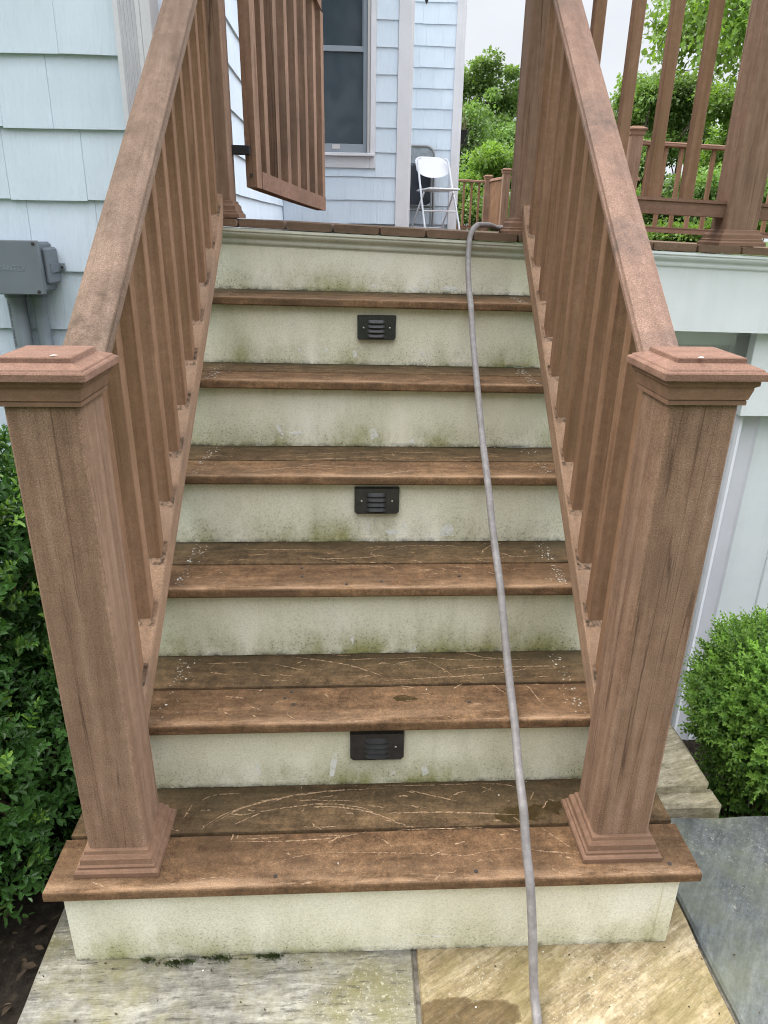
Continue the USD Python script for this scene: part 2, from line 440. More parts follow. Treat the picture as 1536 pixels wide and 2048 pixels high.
def slab_mat(name, c0, c1, c2, algae, algae_amt, rot, wet=None, speck_amt=0.5):
    g = Graph(name)
    pos = g.n('geometry', 'position')
    mp = g.n('mapping', 'vector', mapping_type='texture', vector=pos, rotation=(0, 0, rot), scale=(6, 1, 1))
    st = g.noise(mp, 34, 9, 0.8, 0.3)
    big = g.noise(pos, 4.5, 8, 0.7)
    sp = g.noise(mp, 120, 4, 0.75)
    c = g.ramp(st, (0.36, c0), (0.5, c1), (0.62, c2))
    c = g.mix(1.0, c, g.gray(g.noise(pos, 60, 7, 0.8), (0.35, 0.7), (0.65, 1.3)), 'multiply')
    c = g.mix(1.0, c, g.gray(g.noise(pos, 2.2, 4, 0.6), (0.35, 0.8), (0.65, 1.2)), 'multiply')
    c = g.mix(g.math('multiply', g.gray(big, (0.44, 0.0), (0.62, 1.0)), algae_amt), c, algae)
    c = g.mix(g.math('multiply', g.gray(sp, (0.56, 0.0), (0.66, 1.0)), speck_amt), c, (c0[0] * 0.4, c0[1] * 0.4, c0[2] * 0.4))
    c = g.mix(g.math('multiply', g.math('multiply', g.gray(g.noise(pos, 110, 5, 0.85), (0.56, 0.0), (0.66, 1.0)), g.gray(g.noise(pos, 3.1, 5, 0.65), (0.46, 0.0), (0.6, 1.0))), 0.85), c, (0.62, 0.59, 0.48))
    rough = 0.75
    if wet:
        d = g.n('vector_math', 'value', vector_math_type='distance') if False else None
        s = g.n('separate_xyz', 'x', vector=pos)
        node = s.split('.')[0]
        dx = g.math('divide', g.math('subtract', f'{node}.x', wet[0]), wet[2])
        dy = g.math('divide', g.math('subtract', f'{node}.y', wet[1]), wet[3])
        r2 = g.math('add', g.math('multiply', dx, dx), g.math('multiply', dy, dy))
        r2 = g.math('add', r2, g.math('multiply', g.math('subtract', g.noise(pos, 12, 5, 0.65), 0.5), 2.2))
        wf = g.gray(r2, (0.72, 1.0), (0.9, 0.7), (0.97, 0.0))
        c = g.mix(wf, c, g.mix(1.0, c, (0.42, 0.36, 0.28), 'multiply'))
        rough = g.mix(wf, (0.75, 0.75, 0.75), (0.4, 0.4, 0.4))
    nrm = g.n('bump', 'normal', height=g.mix(0.35, st, big), strength=0.7, distance=0.008)
    return g.done(g.principled(c, rough, nrm, 0.35))


M['slab_gray'] = slab_mat('gray_flagstone', (0.115, 0.107, 0.088), (0.235, 0.223, 0.187), (0.38, 0.365, 0.31), (0.19, 0.17, 0.055), 0.7, 0.03, speck_amt=0.7)
M['slab_yellow'] = slab_mat('yellow_flagstone', (0.15, 0.105, 0.05), (0.31, 0.24, 0.135), (0.48, 0.395, 0.26), (0.20, 0.165, 0.06), 0.55, 0.55, wet=(0.17, -0.125, 0.13, 0.04), speck_amt=0.4)
M['slab_blue'] = slab_mat('bluestone', (0.068, 0.075, 0.074), (0.105, 0.116, 0.114), (0.15, 0.162, 0.157), (0.15, 0.155, 0.095), 0.55, 0.9, speck_amt=0.2)
M['rock'] = slab_mat('granite_block', (0.18, 0.155, 0.10), (0.32, 0.28, 0.195), (0.48, 0.43, 0.32), (0.19, 0.165, 0.075), 0.5, 0.3, speck_amt=0.6)


def soil_mat():
    g = Graph('soil')
    pos = g.n('geometry', 'position')
    a = g.noise(pos, 40, 7, 0.7)
    c = g.ramp(a, (0.3, (0.012, 0.009, 0.007)), (0.55, (0.035, 0.027, 0.019)), (0.75, (0.085, 0.065, 0.045)))
    far = g.gray(g.noise(pos, 1.2, 5), (0.3, 0.0), (0.7, 1.0))
    nrm = g.n('bump', 'normal', height=a, strength=0.9, distance=0.03)
    return g.done(g.principled(c, 0.95, nrm, 0.2))


def grass_mat():
    g = Graph('lawn')
    pos = g.n('geometry', 'position')
    a = g.noise(pos, 18, 7, 0.7)
    c = g.ramp(a, (0.3, (0.03, 0.055, 0.015)), (0.55, (0.07, 0.12, 0.03)), (0.75, (0.13, 0.18, 0.06)))
    nrm = g.n('bump', 'normal', height=a, strength=0.8, distance=0.04)
    return g.done(g.principled(c, 0.9, nrm, 0.2))


M['soil'], M['lawn'] = soil_mat(), grass_mat()


def leaf_mat(name, dark, mid, light, trans=0.3, rough=0.45, clump=1.2):
    g = Graph(name)
    isl = g.n('geometry', 'random_per_island')
    pos = g.n('geometry', 'position')
    c = g.ramp(isl, (0.0, dark), (0.5, mid), (1.0, light))
    c = g.mix(1.0, c, g.gray(g.noise(pos, clump, 4, 0.6), (0.32, 0.55), (0.68, 1.45)), 'multiply')
    p = g.principled(c, rough, None, 0.4)
    tcol = g.mix(1.0, c, (1.25, 1.35, 0.6), 'multiply')
    t = g.n('translucent_bsdf', 'BSDF', color=tcol)
    return g.done(g.n('mix_closure', 'closure', fac=trans, closure1=p, closure2=t))


M['box_leaf'] = leaf_mat('boxwood_leaf', (0.099, 0.196, 0.039), (0.189, 0.355, 0.070), (0.355, 0.520, 0.119), 0.25, 0.35, 7)
M['box_young'] = leaf_mat('boxwood_young_leaf', (0.191, 0.327, 0.062), (0.280, 0.433, 0.087), (0.397, 0.523, 0.137), 0.35, 0.4, 9)
M['hedge_leaf'] = leaf_mat('hedge_leaf', (0.058, 0.140, 0.031), (0.147, 0.291, 0.061), (0.321, 0.530, 0.118), 0.25, 0.35, 6)
M['tree_leaf'] = leaf_mat('tree_leaf', (0.143, 0.220, 0.067), (0.287, 0.396, 0.108), (0.510, 0.429, 0.190), 0.4, 0.5, 0.8)
M['tree_light'] = leaf_mat('light_tree_leaf', (0.152, 0.244, 0.054), (0.259, 0.374, 0.090), (0.428, 0.440, 0.161), 0.45, 0.5, 0.9)
M['tree_dark'] = leaf_mat('dark_tree_leaf', (0.139, 0.228, 0.069), (0.322, 0.416, 0.114), (0.480, 0.416, 0.199), 0.35, 0.5, 0.8)
M['wood_leaf'] = leaf_mat('woodland_leaf', (0.025, 0.035, 0.018), (0.05, 0.062, 0.032), (0.08, 0.095, 0.05), 0.3, 0.5, 0.6)
M['moss'] = leaf_mat('moss', (0.066, 0.088, 0.026), (0.154, 0.176, 0.048), (0.286, 0.286, 0.088), 0.2, 0.7, 30)
M['litter'] = leaf_mat('dead_leaf', (0.06, 0.04, 0.022), (0.13, 0.085, 0.05), (0.24, 0.17, 0.11), 0.1, 0.8, 12)
M['bark'] = plain('bark', (0.10, 0.08, 0.06), 0.9, 0, 0.2, 0.4, 12, 0.6)
M['twig'] = plain('twig', (0.13, 0.10, 0.06), 0.85, 0, 0.2, 0.3, 30)

# ------------------------------------------------------------------ site dimensions (measured)
RISE, RUN, SK = 0.203, 0.2486, 0.0284
TZ = {1: (0.2069, 0.2105), 2: (0.4045, 0.4075), 3: (0.6099, 0.6097), 4: (0.8134, 0.8090), 5: (1.0164, 1.0053), 6: (1.2213, 1.2098)}
TH = 0.0235


def zd(x):
    return 1.428 - 0.0347 * x


ZS = at(143, 1922, y=0.018)[2]         # top of the flagstones
WL, WW, WS, XS = 1.5, 6.0, 8.4, -0.66  # house walls: near front, window wall, far strip, side wall


# ------------------------------------------------------------------ ground
def sheet(x0, x1, y0, y1, z, n=1):
    v = [(x0, y0, z), (x1, y0, z), (x1, y1, z), (x0, y1, z)]
    return trimesh.Trimesh(v, [(0, 1, 2), (0, 2, 3)], process=False)


gx = np.r_[-120, -40, -12, -4, np.linspace(-2.5, 0.9, 18), 0.945, 0.955, np.linspace(1.1, 4, 14), 6, 9, 14, 40, 120]
gy = np.r_[-120, -40, -12, -4, np.linspace(-2, 0.30, 12), 0.318, 0.330, np.linspace(0.5, 6, 20), 9, 14, 20, 30, 60, 160]
GX, GY = np.meshgrid(gx, gy)
LOW = ZS - 0.86
GZm = np.where((GX > 0.95) & (GY > 0.325), LOW, ZS - 0.075)
GZm = np.where((GY > 20) | (GX > 9), np.minimum(GZm, ZS - 0.075 - 0.78 * np.clip(np.maximum((GY - 20) / 20, (GX - 9) / 10), 0, 1)), GZm)
gv_ = np.stack([GX, GY, GZm], -1).reshape(-1, 3)
nxg = len(gx)
gf_ = [q for j in range(len(gy) - 1) for i in range(nxg - 1) for q in ((j * nxg + i, j * nxg + i + 1, (j + 1) * nxg + i + 1), (j * nxg + i, (j + 1) * nxg + i + 1, (j + 1) * nxg + i))]
solo('ground', trimesh.Trimesh(gv_, gf_, process=False), M['lawn'], kind='structure')


def bumpy(x0, x1, y0, y1, z, amp, nx, ny, seed):
    X, Y = np.meshgrid(np.linspace(x0, x1, nx), np.linspace(y0, y1, ny))
    Z = z + amp * (meshkit.fbm(np.stack([X * 9, Y * 9, X * 0 + seed], -1), 4, seed) - 0.5)
    v = np.stack([X, Y, Z], -1).reshape(-1, 3)
    f = []
    for j in range(ny - 1):
        for i in range(nx - 1):
            a = j * nx + i
            f += [(a, a + 1, a + nx + 1), (a, a + nx + 1, a + nx)]
    return trimesh.Trimesh(v, f, process=False)


solo('planting_bed', bumpy(-2.6, -0.58, -1.2, 1.49, ZS - 0.045, 0.04, 60, 80, 3), M['soil'], kind='structure', smooth=True)
solo('planting_bed', bumpy(0.96, 4.2, 0.335, 2.2, LOW + 0.04, 0.035, 60, 40, 5), M['soil'], kind='structure', smooth=True)


# paving: two flagstones, the bluestone landing and their joints
def slab(poly, z0, z1, mat, name, parent, rough_edge=0.004, seed=0):
    P = Polygon(poly)
    pts = []
    L = P.exterior
    n = int(L.length / 0.03)
    for i in range(n):
        q = L.interpolate(i / n, normalized=True)
        pts.append((q.x, q.y))
    pts = np.array(pts)
    c = pts.mean(0)
    if P.exterior.is_ccw is False:
        pts = pts[::-1]
    j = (meshkit.noise(np.c_[pts * 14, np.full(len(pts), seed)], seed) - 0.5)[:, None] * rough_edge * 2
    d = (pts - c) / np.linalg.norm(pts - c, axis=1, keepdims=True)
    pts = pts + d * j
    ins = pts - d * 0.006
    ring = lambda p, z: np.c_[p, np.full(len(p), z)]
    m = loft([ring(pts, z0), ring(pts, z1 - 0.006), ring(ins, z1)])
    return part(parent, name, m, mat)


PAV = thing('pavement', None, None, (0, 0, ZS), kind='structure')
jl = at(828, 1898, z=ZS); j2 = at(841, 2048, z=ZS)
el = at(121, 1826, z=ZS); e2 = at(31, 2048, z=ZS)
rl = at(1358, 1808, z=ZS); r2 = at(1473, 2048, z=ZS)
YB, YF = 0.5, -1.6
ext = lambda a, b, y: a[0] + (b[0] - a[0]) * (y - a[1]) / (b[1] - a[1])
jx = lambda y: ext(jl, j2, y)
slab([(ext(el, e2, YF), YF), (jx(YF) - 0.006, YF), (jx(YB) - 0.006, YB), (ext(el, e2, YB), YB)], ZS - 0.05, ZS, M['slab_gray'], 'flagstone', PAV, seed=1)
slab([(jx(YF) + 0.005, YF), (ext(rl, r2, YF), YF), (ext(rl, r2, YB), YB), (jx(YB) + 0.005, YB)], ZS - 0.05, ZS + 0.001, M['slab_yellow'], 'flagstone', PAV, seed=2)
xr = (rl[0] + r2[0]) / 2
LZ = ZS + 0.007
yb = at(1440, 1632, z=LZ)[1]
slab([(xr + 0.005, YF), (2.6, YF), (2.6, yb), (xr + 0.005, yb)], ZS - 0.05, LZ, M['slab_blue'], 'bluestone_slab', PAV, seed=3, rough_edge=0.003)
part(PAV, 'joint', sheet(ext(el, e2, YF) + 0.03, 2.5, YF, 0.3, ZS - 0.008), M['mortar'])


def rock(x0, x1, y0, y1, z0, z1, seed):
    b = cat([cbox(x0, x1, y0, y1, max(z0, z1 - 0.16), z1, 0.010)] + ([cbox(x0, x1 - 0.01, y0 + 0.005, y1 - 0.004, z0, z1 - 0.165, 0.01)] if z1 - 0.16 > z0 else []))
    for _ in range(4):
        b = b.subdivide()
    b.merge_vertices()
    v = np.array(b.vertices)
    nrm = np.array(b.vertex_normals)
    v += nrm * ((meshkit.fbm(v * 16 + seed, 4, seed) - 0.5) * 0.016)[:, None]
    return trimesh.Trimesh(v, b.faces, process=False)


solo('stone_block', rock(0.60, 0.945, yb + 0.008, yb + 0.075, LOW, LZ + 0.030, 3), M['rock'], 'low rough granite block right behind the bluestone landing', 'stone block', smooth=40)
solo('stone_block', rock(0.60, 0.925, yb + 0.055, yb + 1.22, LOW, LZ + 0.062, 8), M['rock'], 'larger mottled granite block behind the low block and beside the boxwood', 'stone block', smooth=40)

# ------------------------------------------------------------------ stairs
STA = thing('porch_stairs', 'brown composite porch steps with dirty white risers leading up to the deck', 'stairs', (0, 0, ZS))
PAINT = {}


def tread_board(k, y0, y1, x0, x1, mat, nose):
    zl, zr = TZ[k]
    r = 0.004 if nose else 0.003
    prof = [(y0 + 0.001, 0.004), (y0 + 0.001, TH - r * 1.4), (y0 + 0.0025, TH - r * 0.55), (y0 + r * 0.7, TH - 0.0012), (y0 + r * 1.6, TH), (y1 - 0.004, TH), (y1 - 0.001, TH - 0.003), (y1, 0.004), (y1 - 0.003, 0), (y0 + 0.004, 0)]
    nx = 24
    rings = []
    for i in range(nx + 1):
        t = i / nx; x = x0 + (x1 - x0) * t
        tt = (x + 0.5) / 1.0
        z = zl + (zr - zl) * tt - TH
        w = (meshkit.noise(np.array([[x * 5, k * 3.1, y0 * 9]]), k)[0] - 0.5) * 0.0016
        rings.append([(x + (0.0 if k == 1 else SK * y), y + (w if y < (y0 + y1) / 2 else 0), z + b) for y, b in prof])
    return part(STA, 'tread_board', loft(rings), mat, smooth=35)


TB = {}
for k in range(1, 7):
    y0 = (k - 1) * RUN
    xa, xb = (-0.6491, 0.6790) if k == 1 else (-0.555, 0.560)
    TB[k, 0] = tread_board(k, y0, y0 + 0.1368, xa, xb, M['board_front'], True)
    TB[k, 1] = tread_board(k, y0 + 0.1418, y0 + 0.281, xa + (0.006 if k == 1 else 0), xb - (0.004 if k == 1 else 0), M['board_back'], False)


def riser(k):
    """Painted board under tread k (k = 7: under the deck edge)."""
    y = (k - 1) * RUN + (0.018 if k == 1 else 0.0255)
    if k == 1:
        x0, x1, zb0, zb1 = -0.6194, 0.6422, ZS + 0.001, ZS + 0.001
    else:
        x0, x1 = -0.56 + SK * y, 0.565 + SK * y
        zb0, zb1 = TZ[k - 1][0] + 0.0015, TZ[k - 1][1] + 0.0015
    if k == 7:
        zt0, zt1 = 1.375, 1.332
        x0, x1 = -0.56, 0.60
        zt0, zt1 = zd(x0) - 0.055, zd(x1) - 0.055
    else:
        zt0, zt1 = TZ[k][0] - TH - 0.001, TZ[k][1] - TH - 0.001
    nx, nz = 12, 4
    v, uv, f = [], [], []
    for side, yy in ((0, y), (1, y + 0.019)):
        for j in range(nz + 1):
            for i in range(nx + 1):
                t, s = i / nx, j / nz
                zb, zt = zb0 + (zb1 - zb0) * t, zt0 + (zt1 - zt0) * t
                v.append((x0 + (x1 - x0) * t, yy, zb + (zt - zb) * s)); uv.append((x0 + (x1 - x0) * t, s))
        o = side * (nx + 1) * (nz + 1)
        for j in range(nz):
            for i in range(nx):
                a = o + j * (nx + 1) + i
                q = [(a, a + 1, a + nx + 2), (a, a + nx + 2, a + nx + 1)]
                f += q if side == 0 else [t_[::-1] for t_ in q]
    n2 = (nx + 1) * (nz + 1)
    for i in (0, nx):
        for j in range(nz):
            a = j * (nx + 1) + i; b = a + nx + 1
            q = [(a, b, b + n2), (a, b + n2, a + n2)]
            f += q if i == 0 else [t_[::-1] for t_ in q]
    return part(STA, 'riser', (v, f), M['riser'], uv=uv), y


RB = {k: riser(k) for k in range(1, 8)}
DEBRIS = []
# end boards of the bottom step box, and the notched sides under the steps
for xs, nm in ((-0.6194, -1), (0.6422, 1)):
    part(STA, 'end_board', cbox(xs - 0.010 if nm > 0 else xs + 0.001, xs + 0.0035 if nm > 0 else xs + 0.016, 0.0385, 0.48, ZS + 0.002, 0.183, 0.002), M['fascia'])
cb = cbox(0.612, 0.6455, 0.0155, 0.038, ZS + 0.002, 0.184, 0.002)
part(STA, 'corner_board', cb, M['riser'], uv=np.c_[np.array(cb.vertices)[:, 0], (np.array(cb.vertices)[:, 2] - ZS) / 0.2])
for xs in (-0.60, 0.58):
    pts = [(0.03, ZS)]
    for k in range(1, 7):
        pts += [((k - 1) * RUN + 0.05, k * RISE - 0.04), (k * RUN + 0.04, k * RISE - 0.04)]
    pts += [(1.47, 1.2), (1.47, 0.9), (0.55, ZS)]
    m = run(pts, (xs, 0, 0), (xs + 0.03, 0, 0), A=(0, 1, 0), B=(0, 0, 1))
    part(STA, 'stringer', m, M['fascia'])

# screws in the treads
for k, pts in {1: [(551, 1752), (952, 1743), (1339, 1729)], 2: [(938, 1404), (583, 1383), (570, 1396), (587, 1408)], 3: [(604, 1136), (604, 1153), (693, 1168), (763, 1163), (918, 1152)], 5: [(800, 772), (626, 744)]}.items():
    for p in pts:
        q = at(*p, z=sum(TZ[k]) / 2 + 0.0005)
        zz_ = TZ[k][0] + (TZ[k][1] - TZ[k][0]) * (q[0] + 0.5)
        s = trimesh.creation.cylinder(0.0042, 0.002, sections=12); s.apply_translation((q[0], q[1], zz_ + 0.0003))
        part(TB[k, 0], 'screw', s, M['dark_screw'])


def tz(k, x):
    return TZ[k][0] + (TZ[k][1] - TZ[k][0]) * (x + 0.5)


def ribbon(pts, w, k, lift=0.0006, wob=0.0012, seed=0):
    """A thin mark lying on tread k along points (x, y)."""
    P = np.asarray(pts, float)
    if len(P) > 2:
        from scipy.interpolate import PchipInterpolator
        s = np.r_[0, np.cumsum(np.linalg.norm(np.diff(P, axis=0), axis=1))]
        n = max(8, int(s[-1] / 0.008)); P = PchipInterpolator(s, P)(np.linspace(0, s[-1], n))
    else:
        n = max(6, int(np.linalg.norm(P[1] - P[0]) / 0.008)); P = P[0] + (P[1] - P[0]) * np.linspace(0, 1, n)[:, None]
    r_ = np.random.default_rng(seed)
    T = np.gradient(P, axis=0); T /= np.linalg.norm(T, axis=1, keepdims=True) + 1e-9
    N = np.c_[-T[:, 1], T[:, 0]]
    P = P + N * r_.normal(0, wob, len(P))[:, None] * 0.6
    ww = w * np.clip(np.sin(np.linspace(0.12, np.pi - 0.12, len(P))) * 1.5, 0.15, 1) * r_.uniform(0.55, 1.25, len(P))
    a, b = P + N * ww[:, None] / 2, P - N * ww[:, None] / 2
    v = [(x, y, tz(k, x) + lift) for x, y in np.vstack([a, b])]
    m = len(P)
    f = []
    for i in range(m - 1):
        f += [(i, m + i, m + i + 1), (i, m + i + 1, i + 1)]
    return trimesh.Trimesh(v, f, process=False)


SCR = {
    (1, 1): [[(402, 1658), (450, 1628), (550, 1598), (620, 1586), (768, 1577)], [(420, 1650), (500, 1611), (600, 1590), (700, 1578)], [(455, 1634), (560, 1617), (640, 1608), (720, 1615), (768, 1640)], [(640, 1613), (700, 1617), (800, 1648)],
             [(404, 1600), (440, 1588), (478, 1587)], [(385, 1608), (368, 1634)], [(768, 1627), (858, 1625), (953, 1627), (1038, 1631)], [(818, 1581), (913, 1603)], [(963, 1568), (1008, 1570), (1036, 1577)], [(962, 1574), (987, 1583)],
             [(1068, 1585), (1060, 1600)], [(768, 1640), (812, 1650)], [(585, 1600), (716, 1602)], [(740, 1611), (768, 1616)], [(640, 1654), (678, 1653)], [(768, 1572), (900, 1570), (960, 1567)], [(1096, 1600), (1085, 1618)], [(520, 1626), (470, 1648)]],
    (1, 0): [[(460, 1683), (570, 1682), (655, 1677), (735, 1663)], [(540, 1731), (600, 1712), (650, 1705), (768, 1706), (858, 1708), (933, 1711), (988, 1701), (1033, 1698), (1068, 1701)], [(1083, 1656), (1118, 1681), (1163, 1711)],
             [(793, 1661), (918, 1657), (978, 1657)], [(1018, 1659), (1036, 1663)], [(1070, 1702), (1150, 1709)], [(468, 1668), (462, 1680)], [(476, 1668), (473, 1679)], [(930, 1684), (908, 1690)], [(880, 1705), (860, 1712)], [(640, 1670), (700, 1672)], [(1212, 1731), (1232, 1738)], [(880, 1750), (868, 1762)]],
    (2, 1): [[(415, 1327), (500, 1324)], [(550, 1328), (610, 1341)], [(585, 1315), (675, 1326), (768, 1354)], [(420, 1344), (443, 1348)], [(768, 1319), (838, 1316), (933, 1321), (988, 1319), (1003, 1313)], [(868, 1301), (918, 1305), (973, 1316), (1058, 1321)],
             [(905, 1340), (968, 1335), (1108, 1333), (1112, 1337), (1078, 1338)], [(768, 1361), (868, 1356), (1008, 1346), (1063, 1335)], [(838, 1318), (870, 1330), (905, 1352)], [(690, 1320), (760, 1317)], [(700, 1330), (760, 1350)], [(390, 1357), (384, 1362)], [(793, 1327), (840, 1320)], [(1006, 1337), (1010, 1348)], [(640, 1308), (700, 1312)]],
    (2, 0): [[(983, 1369), (1013, 1389)], [(1050, 1369), (1065, 1385), (1083, 1406)], [(450, 1392), (488, 1396)], [(453, 1398), (480, 1392)], [(905, 1378), (925, 1368)], [(800, 1372), (830, 1376)]],
    (3, 1): [[(615, 1114), (660, 1120), (700, 1126)], [(500, 1099), (560, 1100), (630, 1099)], [(768, 1099), (833, 1091), (943, 1096)], [(928, 1119), (1018, 1114), (1078, 1111)], [(963, 1108), (970, 1098), (1003, 1087)], [(620, 1118), (720, 1116), (768, 1110)], [(720, 1098), (768, 1092)], [(740, 1112), (752, 1098), (790, 1092)], [(995, 1105), (1027, 1113)], [(500, 1110), (540, 1108)]],
    (3, 0): [[(768, 1131), (792, 1138)], [(893, 1129), (945, 1137)], [(835, 1141), (868, 1140)], [(873, 1136), (898, 1140)], [(971, 1143), (988, 1148)], [(1020, 1141), (1032, 1138)], [(700, 1130), (768, 1134)]],
    (4, 1): [[(560, 912), (660, 907), (768, 903)], [(620, 920), (768, 913)], [(430, 913), (470, 915)], [(780, 905), (900, 906)], [(900, 915), (1000, 912)]],
    (4, 0): [[(500, 945), (600, 936), (690, 940)], [(620, 930), (768, 938)], [(760, 950), (830, 940)], [(545, 940), (640, 928)]],
    (5, 1): [[(620, 739), (768, 744)], [(500, 743), (560, 741)]],
}
sd = 100
for (k, b), lists in SCR.items():
    ms = []
    for pl in lists:
        q = [at(px, py, z=sum(TZ[k]) / 2)[:2] for px, py in pl]
        sd += 1
        ms.append(ribbon(q, 0.0022 + 0.0018 * ((sd * 37) % 10) / 10, k, seed=sd, wob=0.0008))
    part(TB[k, b], 'scratch', cat(ms), M['scratch'], kind='stuff')
# scattered short scuffs, mainly near each nose
for k in range(1, 7):
    for b in (0, 1):
        ms = []
        n = {1: 34, 2: 26, 3: 18, 4: 16, 5: 12, 6: 8}[k]
        for _ in range(n):
            xa, xb = (-0.6, 0.62) if k == 1 else (-0.46, 0.47)
            x = rng.uniform(xa, xb); y = (k - 1) * RUN + (rng.uniform(0.012, 0.13) if b == 0 else rng.uniform(0.145, 0.255))
            if b == 0 and rng.random() < 0.4:
                y = (k - 1) * RUN + rng.uniform(0.008, 0.016)
                L, a = rng.uniform(0.02, 0.10), 0.0
            else:
                L, a = rng.uniform(0.006, 0.05), rng.normal(0, 0.6)
            c_ = rng.normal(0, 0.1)
            sd += 1
            p0 = np.array([x, y]); d = np.array([math.cos(a), math.sin(a) * 0.7]) * L
            p2 = p0 + d; p1 = (p0 + p2) / 2 + np.array([-d[1], d[0]]) * c_
            lo, hi = (k - 1) * RUN + (0.008 if b == 0 else 0.143), (k - 1) * RUN + (0.131 if b == 0 else 0.262)
            pp = np.array([p0, p1, p2]); pp[:, 1] = np.clip(pp[:, 1], lo, hi)
            ms.append(ribbon(pp, rng.uniform(0.0015, 0.0045), k, seed=sd, lift=0.0005))
        part(TB[k, b], 'rub_mark', cat(ms), M['rub'], kind='stuff')


# bleached paint flecks at the ends of the treads, beside the lower rails
def blob(cx, cy, r, n=7, r_=rng):
    a = np.sort(r_.uniform(0, 2 * np.pi, n))
    rr = r * r_.uniform(0.5, 1.2, n)
    return np.c_[cx + np.cos(a) * rr * 1.4, cy + np.sin(a) * rr]


def blobs_on_tread(k, centres, lift=0.0008):
    v, f = [], []
    for cx, cy, r in centres:
        b = blob(cx, cy, r); o = len(v); n = len(b)
        v += [(x, y, tz(k, x) + lift) for x, y in b] + [(cx, cy, tz(k, cx) + lift + 0.0003)]
        f += [(o + i, o + (i + 1) % n, o + n) for i in range(n)]
    return trimesh.Trimesh(v, f, process=False)


for k in range(2, 7):
    for b in (0, 1):
        cs = []
        for side in (-1, 1):
            for _ in range(int(rng.integers(10, 60))):
                y = (k - 1) * RUN + (rng.uniform(0.02, 0.13) if b == 0 else rng.uniform(0.145, 0.26))
                off = abs(rng.normal(0, 0.02)) + 0.001
                h = 0.07 - 0.0 * y
                edge = (-0.4941 + SK * y + 0.004) if side < 0 else (0.494 + SK * y - 0.004)
                cs.append((edge - side * off, y, abs(rng.normal(0, 0.0011)) + 0.0004))
        part(TB[k, b], 'paint_fleck', blobs_on_tread(k, cs), M['flake'], kind='stuff')


def patch_on_riser(k, shapes):
    """Touch-up smears on the front face of riser k given as pixel outlines."""
    path, y = RB[k]
    v, f = [], []
    for poly in shapes:
        q = [at(px, py, y=y - 0.0006) for px, py in poly]
        o, n = len(v), len(q)
        v += [tuple(p) for p in q] + [tuple(np.mean(q, 0))]
        f += [(o + i, o + n, o + (i + 1) % n) for i in range(n)]
    part(path, 'paint_smear', (v, f), M['paint_patch'], kind='stuff')


patch_on_riser(7, [[(880, 577), (895, 572), (907, 574), (917, 576), (908, 583), (893, 586)], [(823, 575), (840, 575), (838, 579), (824, 579)], [(852, 560), (860, 562), (858, 574), (850, 572)], [(742, 572), (748, 563), (752, 575)]])
patch_on_riser(6, [[(593, 697), (600, 696), (607, 707), (603, 710)], [(650, 697), (656, 696), (654, 704), (648, 703)], [(705, 703), (712, 700), (715, 713), (706, 717)], [(840, 704), (846, 700), (850, 712)]])
patch_on_riser(5, [[(551, 850), (558, 848), (569, 874), (562, 878)], [(578, 864), (600, 862), (604, 868), (582, 870)], [(740, 860), (752, 856), (756, 874), (742, 880)], [(818, 882), (826, 876), (830, 890)]])
patch_on_riser(4, [[(888, 1050), (905, 1048), (909, 1072), (878, 1072)], [(770, 1060), (792, 1058), (800, 1066), (776, 1072)], [(800, 1050), (810, 1046), (816, 1060)], [(730, 1050), (740, 1047), (738, 1064)]])
patch_on_riser(3, [[(822, 1294), (830, 1290), (833, 1302), (820, 1304)], [(700, 1275), (708, 1270), (706, 1290)]])
patch_on_riser(2, [[(660, 1530), (668, 1506), (678, 1504), (668, 1552), (659, 1556)], [(842, 1536), (850, 1526), (858, 1546), (846, 1552)], [(780, 1548), (790, 1540), (792, 1554)], [(510, 1530), (516, 1528), (524, 1548), (516, 1552)], [(600, 1556), (615, 1556), (614, 1559), (601, 1559)]])
patch_on_riser(1, [[(1458, 1862), (1464, 1856), (1469, 1880), (1456, 1884)]][:0] or [[(800, 1868), (870, 1870), (910, 1873), (868, 1874)]])
# damp mark on the bottom tread
q = [at(px, py, z=0.2095)[:2] for px, py in ((990, 1634), (1020, 1632), (1062, 1628), (1100, 1616), (1130, 1605))]
part(TB[1, 1], 'damp_mark', ribbon(q, 0.045, 1, lift=0.0004, seed=9), M['wet'], kind='stuff')
q = [at(px, py, z=0.409)[:2] for px, py in ((786, 1394), (835, 1396))]
part(TB[2, 0], 'damp_mark', ribbon(q, 0.022, 2, lift=0.0004, seed=4), M['wet'], kind='stuff')


